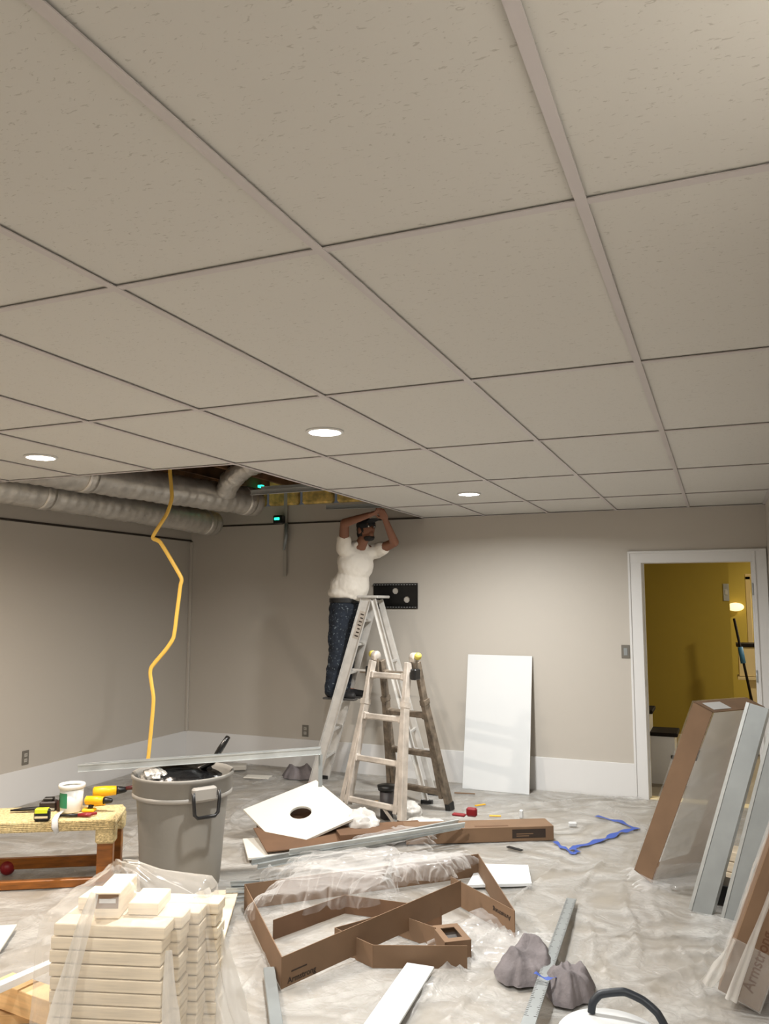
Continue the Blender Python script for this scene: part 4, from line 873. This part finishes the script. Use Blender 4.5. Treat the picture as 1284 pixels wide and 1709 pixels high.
# clear plastic over the boxes
def film_sheet(c00, c10, c11, c01, z0, amp, label, seed, n=(110, 80), mk='filmd', edge=.08, fr=2.6, zf=None):
    c = [np.array(q, float) for q in (c00, c10, c11, c01)]; u = np.linspace(0, 1, n[0])[:, None]; v = np.linspace(0, 1, n[1])[None, :]
    uu = u+0*v+edge*nz(u*3, v*6, 2.0, seed+.5)*np.abs(u-.5)*2; vv = v+0*u+edge*nz(v*2+4, u*7, 2.0, seed+.9)*np.abs(v-.5)*2
    P_ = (c[0][None, None]*((1-uu)*(1-vv))[..., None]+c[1][None, None]*(uu*(1-vv))[..., None]+c[2][None, None]*(uu*vv)[..., None]+c[3][None, None]*((1-uu)*vv)[..., None])
    X_, Y_ = P_[..., 0], P_[..., 1]
    A_ = X_*.8+Y_*.6; B2_ = Y_*.8-X_*.6; rz = amp*(.60*ridge(B2_, A_*.45, fr*1.0, seed, 1.8)+.22*ridge(A_*.6, B2_*1.3, fr*1.9, seed+2, 3)+.06*ridge(B2_, A_*.5, fr*3.6, seed+4, 3))
    ed = np.minimum(np.minimum(u, 1-u)+0*v, np.minimum(v, 1-v)+0*u); k_ = np.clip(ed/.10, 0, 1)
    P_[..., 2] = P_[..., 2]+z0+rz-(1-k_)**2*min(z0, .12)*.8
    P_[..., 0] += .02*nz(X_, Y_, 7, seed); P_[..., 1] += .02*nz(Y_, X_, 6, seed+1)
    P_[..., 2] = np.maximum(P_[..., 2], .02)
    return grid_mesh(P_).build('plastic_film', M[mk], None, label=label, cat='plastic film')
film_sheet((-1.62, 2.45, .03), (-.95, 2.62, .0), (-.58, 3.32, .02), (-1.62, 3.02, .0), .11, .10, 'crumpled clear plastic film heaped across the back of the cardboard rim', 1.0)
film_sheet((-1.44, 2.02, .0), (-.86, 2.52, .02), (-1.02, 3.0, .05), (-1.50, 2.62, .02), .10, .11, 'loose clear plastic film lying inside the large cardboard rim', 6.0, fr=1.6)
film_sheet((-.95, 2.62, .05), (-.60, 2.82, .09), (-.62, 3.32, .06), (-1.02, 3.10, .05), .09, .10, 'bunched clear plastic film by the raised end of the cardboard rim', 11.0, n=(80, 70), fr=2.6)
film_sheet((-.55, 2.20, .0), (-.05, 2.10, .0), (.0, 2.55, .0), (-.42, 2.70, .0), .03, .07, 'crinkled clear plastic film on the floor right of the small box', 15.0, n=(80, 70), fr=2.6)
film_sheet((-1.55, 3.28, .0), (-1.02, 3.62, .0), (-1.10, 3.98, .0), (-1.50, 3.72, .0), .06, .08, 'clear plastic film lying over the metal tees near the long carton', 19.0, n=(70, 60), fr=2.6)
crumple((-1.60, 3.80, .10), (.14, .12, .11), 3.0, .35, 3).build('plastic_bag', M['milk2'], None, label='balled-up clear plastic bag right of the holed tile', cat='plastic bag')
crumple((-1.22, 4.12, .05), (.15, .12, .06), 8.0, .4, 3).build('plastic_bag', M['milk2'], None, label='small heap of clear plastic at the ladder foot', cat='plastic bag')
crumple((-1.50, 4.45, .06), (.12, .10, .07), 9.0, .4, 3).build('plastic_bag', M['milk2'], None, label='clear plastic scrap between the folding ladder legs', cat='plastic bag')
# black cylinder between ladder legs
t = empty('paint_pot', (-1.62, 4.34, .02), 'dark grey pot with black lid between the folding ladder legs', 'pot')
MB().lathe([(.001, 0), (.05, 0), (.055, .21), (.001, .21)], (-1.62, 4.34, .02), 24).build('pot_body', M['stud'] if 0 else mat('dark_grey_pot', (60, 56, 58), .5), t)
MB().lathe([(.001, 0), (.068, 0), (.074, .035), (.001, .04)], (-1.62, 4.34, .23), 24).build('pot_lid', M['black'], t)
def cloth_heap(c, rx, ry, h, m, label, seed, yaw=0, name='rag', cat='cloth'):
    nr, na = 26, 90; G = np.zeros((nr, na, 3)); ca, sa = math.cos(yaw), math.sin(yaw)
    for i in range(nr):
        for j in range(na):
            r = i/(nr-1); a = 2*PI*j/(na-1); ed = 1+.16*float(nz(math.cos(a)*2, math.sin(a)*2, 1.2, seed)); x, y = math.cos(a)*r*ed, math.sin(a)*r*ed
            fo = float(ridge(x*.9+.3*y, y*.5, 1.3, seed, 2))*.6+float(ridge(y*.8, x*.4, 2.2, seed+2, 2))*.3
            z = h*((1-r**2.2)**.8)*(.45+.65*fo*min(1, .25+r*1.5))+.006*(1-r)
            G[i, j] = (c[0]+(x*ca-y*sa)*rx, c[1]+(x*sa+y*ca)*ry, c[2]+z)
    return grid_mesh(G).build(name, m, None, label=label, cat=cat)
# debris
def scrap(x, y, w_, d_, h, yaw, m, label, name='scrap'):
    z = fz(x, y)+.008; a = V(math.cos(yaw), math.sin(yaw), 0); b_ = V(-a.y, a.x, 0)
    return MB().frame((x, y, z), a, b_, V(0, 0, 1), (-w_/2, -d_/2, 0), (w_/2, d_/2, h), min(h, d_)*.2).build(name, M[m], None, label=label, cat='scrap')
scrap(-2.62, 4.9, .0+.03, .01, .004, .3, 'drill', 'tiny orange sliver on the floor near the stepladder foot')
scrap(-1.92, 4.75, .10, .03, .012, .4, 'drill', 'orange-yellow plastic scrap under the folding ladder')
scrap(-3.70, 5.45, .20, .14, .05, .5, 'wallup', 'grey cardboard offcut by the back wall beside the bin')
scrap(-3.30, 5.2, .25, .12, .012, .2, 'tilec', 'flat white offcut on the floor by the back wall')
scrap(-2.98, 2.95+.6, .08, .03, .02, .2, 'tilec', 'small white chip left of the bin')
scrap(-2.62, 2.55, .07, .03, .012, .5, 'board', 'small brown chip between bench and bin')
scrap(-1.06, 5.0, .10, .02, .008, .9, 'drill', 'yellow plastic strip near the leaning white panel')
scrap(-.86, 4.72, .09, .018, .01, .3, 'drill', 'yellow strip scrap behind the red tape measure')
scrap(-.66, 4.75, .03, .03, .06, .1, 'wlabel', 'small pale upright plastic piece behind the long carton')
scrap(-.25, 4.65, .06, .04, .03, .3, 'wlabel', 'pale blue plastic piece inside the blue tape loop')
scrap(-.52, 3.95, .12, .03, .006, -.4, 'black', 'thin black sliver before the long carton')
scrap(-1.30, 5.35, .18, .02, .008, .2, 'board', 'brown sliver on the floor at the panel foot')
scrap(-1.46, 4.02, .05, .04, .02, .2, 'drill', 'yellow block at the front foot of the folding ladder')
scrap(-2.45, 4.35, .12, .05, .006, .8, 'black', 'long dark strip on the floor right of the bin')
cloth_heap((-2.97, 5.40, .015), .17, .13, .15, M['rag'], 'grey cloth heap at the foot of the stepladder', 4)
# red tape measure on the carton / floor
tmm = empty('tape_measure', (-.93, 4.22, .02), 'dark red tape measure behind the long carton', 'tape measure')
MB().box(-.955, -.875, 4.25, 4.29, .115, .18, .012).build('case', M['red'], tmm)
MB().box(-1.06, -.96, 4.24, 4.285, .112, .130, .006).build('hook_end', M['red'], tmm)
# blue tape on the floor
def ribbon(path, w_, m, label, cat, name, lift=.008, n=8):
    P_ = smooth_path([(a, b_, 0) for a, b_ in path], n); G = np.zeros((len(P_), 3, 3))
    for i, p_ in enumerate(P_):
        tg = (P_[min(i+1, len(P_)-1)]-P_[max(i-1, 0)]).normalized(); sd = V(-tg.y, tg.x, 0)
        wz = max(fz((p_+sd*u).x, (p_+sd*u).y) for u in (-w_/2, 0, w_/2))+lift
        for k in range(3): q_ = p_+sd*((k-1)*w_/2*(1+.3*math.sin(i*.9))); G[i, k] = (q_.x, q_.y, wz+.004*math.sin(i*.7+k))
    return grid_mesh(G).build(name, M[m], None, label=label, cat=cat)
ribbon([(-.13, 5.02), (.04, 4.93), (.19, 4.79), (.10, 4.66), (.03, 4.48), (-.06, 4.30), (-.14, 4.18)], .045, 'blue', 'blue masking tape in an arrow shape on the drop sheet', 'tape', 'masking_tape')
ribbon([(-.30, 4.22), (-.23, 4.12), (-.14, 4.02), (-.12, 4.07), (-.17, 4.12), (-.12, 4.20)], .035, 'blue', 'curled loose end of blue tape nearer the carton', 'tape', 'masking_tape')
# framing square / metal rule
r0, r1 = V(.10, 1.55, .085), V(.004, 3.10, .04)
rd = (r1-r0).normalized(); rsd = V(rd.y, -rd.x, 0).normalized(); rn = rsd.cross(rd)
ru = empty('metal_rule', r1, 'long grey metal rule lying over the grey cloth', 'ruler')
MB().frame(r0, rsd, rn, rd, (-.027, -.003, 0), (.027, .003, (r1-r0).length), .001).build('blade', M['stud'], ru)
tk = MB()
for k in range(90): tk.frame(r0+rd*(.10+k*.016), rsd, rn, rd, (-.026, .0031, 0), (-.026+(.018 if k % 5 == 0 else .010), .0036, .0022)); tk.frame(r0+rd*(.10+k*.016), rsd, rn, rd, (.026-(.014 if k % 5 == 0 else .008), .0031, 0), (.026, .0036, .0022))
tk.build('graduation', M['print'], ru)
rb = MB()
cloth_heap((-.045, 2.20, .02), .13, .20, .15, M['rag'], 'grey towel bunched left of the metal rule', 12, .3)
cloth_heap((.165, 2.06, .02), .115, .16, .125, M['rag'], 'second grey towel lump right of the metal rule', 15, -.2)
ribbon([(.04, 1.98), (.10, 1.96), (.14, 2.0)], .02, 'blue', 'scrap of dark blue tape on the grey towel', 'tape', 'masking_tape', lift=.09)
# white bucket with black strap handle
bk = V(.455, 1.20, 0)
bu = empty('bucket', (bk.x, bk.y, .01), 'white bucket with a black strap handle at the bottom edge', 'bucket')
MB().lathe([(.001, .012), (.130, .012), (.137, .02), (.158, .27), (.168, .272), (.168, .292), (.160, .300), (.10, .312), (.001, .318)], bk, 44).build('bucket_body', M['bwhite'], bu)
hpts = [(.385, 1.275, .315), (.39, 1.28, .345), (.415, 1.29, .372), (.49, 1.30, .388), (.55, 1.30, .372), (.595, 1.29, .345), (.63, 1.28, .29)]
MB().tube(smooth_path(hpts, 8), .013, 12, side=(0, 1, 0), sx=1.0).build('handle', mat('dark_rubber', (34, 40, 48), .45), bu)

# ------------------------------------------------------------------ right: leaning cartons and studs
def leaner(o_, du, dv, dn, U_, V_, N_, label, name='wrapped_carton', text=None, wrapm='wrap'):
    """carton with origin corner; du width dir, dv up dir, dn thickness dir"""
    o_ = Vector(o_); du = Vector(du).normalized(); dv = Vector(dv); dv = (dv-du*dv.dot(du)).normalized(); dn = Vector(dn); dn = (dn-du*dn.dot(du)-dv*dn.dot(dv)).normalized()
    g = empty(name, o_+V(0, 0, -.0), label, 'carton')
    return g, o_, du, dv, dn
# wrapped carton of panels: brown edge strips, pale panel face, film over
o_ = V(.385, 3.60, .02); top = V(.77, 3.42, 1.059)
dv = (top-o_).normalized(); du = V(.50, .86, .0).normalized(); du = (du-dv*du.dot(dv)).normalized(); dn = du.cross(dv)   # face normal
if dn.y > 0: dn = -dn
ln = 1.12
wc = empty('wrapped_carton', o_, 'film-wrapped carton of panels leaning right of the doorway', 'carton')
TN_ = .125; W_ = .60
# du: into the distance; front narrow side faces camera-left
fn = -du.cross(dv)
fn = fn if fn.x < 0 else -fn     # towards the left of frame
MB().frame(o_, du, fn, dv, (0, 0, 0), (.005, TN_, ln)).build('edge_strip', M['board'], wc)
MB().frame(o_, du, fn, dv, (0, 0, ln-.005), (W_, TN_, ln)).build('edge_strip', M['board'], wc)
MB().frame(o_, du, fn, dv, (0, 0, 0), (W_, TN_, .005)).build('edge_strip', M['board'], wc)
MB().frame(o_, du, fn, dv, (W_-.005, 0, 0), (W_, TN_, ln)).build('edge_strip', M['board'], wc)
lbm = MB().frame(o_, du, fn, dv, (.05, .02, ln+.0006), (.24, .10, ln+.002)).build('label_sheet', M['wlabel'], wc)

def film_face(o_, du, fn, dv, t_, W_, L_, parent, mk, seed, bow=.012):
    nu, nv = 26, 46; G = np.zeros((nu, nv, 3))
    for i in range(nu):
        for j in range(nv):
            u, v = i/(nu-1), j/(nv-1); e_ = min(u, 1-u, v, 1-v)*8; e_ = min(e_, 1)
            p_ = o_+du*(u*W_)+dv*(v*L_)+fn*(t_+e_*bow*float(nz(u*2+seed, v*7, 1.6, seed))); G[i, j] = p_
    return grid_mesh(G).build('film', M[mk], parent)
film_face(o_, du, fn, dv, -.010, W_, ln, wc, 'milk2', 3); film_face(o_, du, fn, dv, TN_+.010, W_, ln, wc, 'wrap', 5)
# bunched film skirt at the foot of the carton
film_sheet((.20, 3.72, 0), (.36, 3.42, 0), (.74, 3.62, 0), (.72, 4.1, 0), .03, .05, 'skirt of clear film bunched at the foot of the wrapped carton', 23.0, n=(60, 60), fr=2.6)
# second carton, nearer
A2 = V(.915, 2.17, .02); dv2 = (V(.35, -.12, 1.0)).normalized(); du2 = V(.08, .99, 0); du2 = (du2-dv2*du2.dot(dv2)).normalized(); fn2 = -du2.cross(dv2); fn2 = fn2 if fn2.x < 0 else -fn2
w2c = empty('wrapped_carton', A2, 'brown printed carton in film leaning at the right edge, nearest the camera', 'carton')
MB().frame(A2, du2, fn2, dv2, (0, 0, 0), (.40, .165, .86), .004).build('carton_body', M['board'], w2c)
cbd = w2c.children[0]
lettering('Armstrong', A2+dv2*.06+fn2*.045-du2*.002, dv2, fn2, .045, M['boxprint'], cbd)
MB().frame(A2+V(0, 0, 0), du2, fn2, dv2, (-.006, -.004, .0), (-.0018, .174, .24)).build('film_band', M['wrap'], w2c)
film_face(A2, du2, fn2, dv2, .177, .40, .86, w2c, 'wrap', 7, .01)
fold_strip([A2+dv2*.85-du2*.012+fn2*.10, A2+dv2*.6-du2*.015+fn2*.10, A2+dv2*.3-du2*.02+fn2*.105, A2-du2*.03+fn2*.11+V(0, -.02, .01)], .010, .022, w2c, seed=5)
fold_strip([A2+dv2*.24-du2*.015+fn2*.17, A2+dv2*.12-du2*.02+fn2*.185, A2-du2*.03+fn2*.21+V(0, 0, .01)], .010, .03, w2c, seed=8)
# grey steel studs leaning on the right wall
def stud(b_, t_, label, wv=(.93, -.30, 0), W=.115, D=.045):
    b_, t_ = Vector(b_), Vector(t_); dd = (t_-b_).normalized(); wx = Vector(wv); wx = (wx-dd*wx.dot(dd)).normalized(); nn = wx.cross(dd)
    if nn.y < 0: nn = -nn
    L = (t_-b_).length; g = empty('steel_stud', b_, label, 'metal stud', 'grey steel studs leaning at the right')
    MB().frame(b_, wx, nn, dd, (0, 0, 0), (W, .002, L)).build('web', M['stud'], g)
    for x in (0, W-.002): MB().frame(b_, wx, nn, dd, (x, .002, 0), (x+.002, D, L)).build('flange', M['galv'], g)
    MB().frame(b_, wx, nn, dd, (-.006, -.004, 0), (.012, -.0005, L)).build('bright_edge', M['galv'], g)
    return g
stud((.612, 3.27, .012), (.955, 3.46, 1.115), 'grey steel stud leaning beside the wrapped carton, left of the pair')
stud((.775, 3.22, .012), (1.10, 3.36, 1.13), 'grey steel stud leaning at the right edge, right of the pair')
MB().frame((.70, 3.42, .012), (.9, -.3, 0), (.3, .9, 0), (0, 0, 1), (0, 0, 0), (.12, .16, .11), .004).build('gap_shade_block', M['black'], None, label='black block standing for the shaded gap behind the steel studs', cat='block')  # black solid stands in for shade in the gap between the studs
for k in range(4): MB().frame((.80, 3.62, .012+.06*k), (.9, -.3, 0), (.3, .9, 0), (0, 0, 1), (0, 0, 0), (.20, .14, .056), .004).build('pine_block', M['pine'], None, label='pale wood block in the small pile behind the studs, %s from the bottom' % ('first', 'second', 'third', 'fourth')[k], cat='wood block', group='wood blocks behind the studs')

MB().frame((-1.375, 2.725, .60), (.9, .4, 0), (-.4, .9, 0), (0, 0, 1), (-.012, 0, 0), (.012, .002, .185)).frame((-1.375, 2.725, .60), (.9, .4, 0), (-.4, .9, 0), (0, 0, 1), (-.012, .002, 0), (-.010, .02, .185)).build('hanger_strip', M['stud'], None, label='short metal hanger strip hooked on the far end of the bin tees', cat='metal strip')
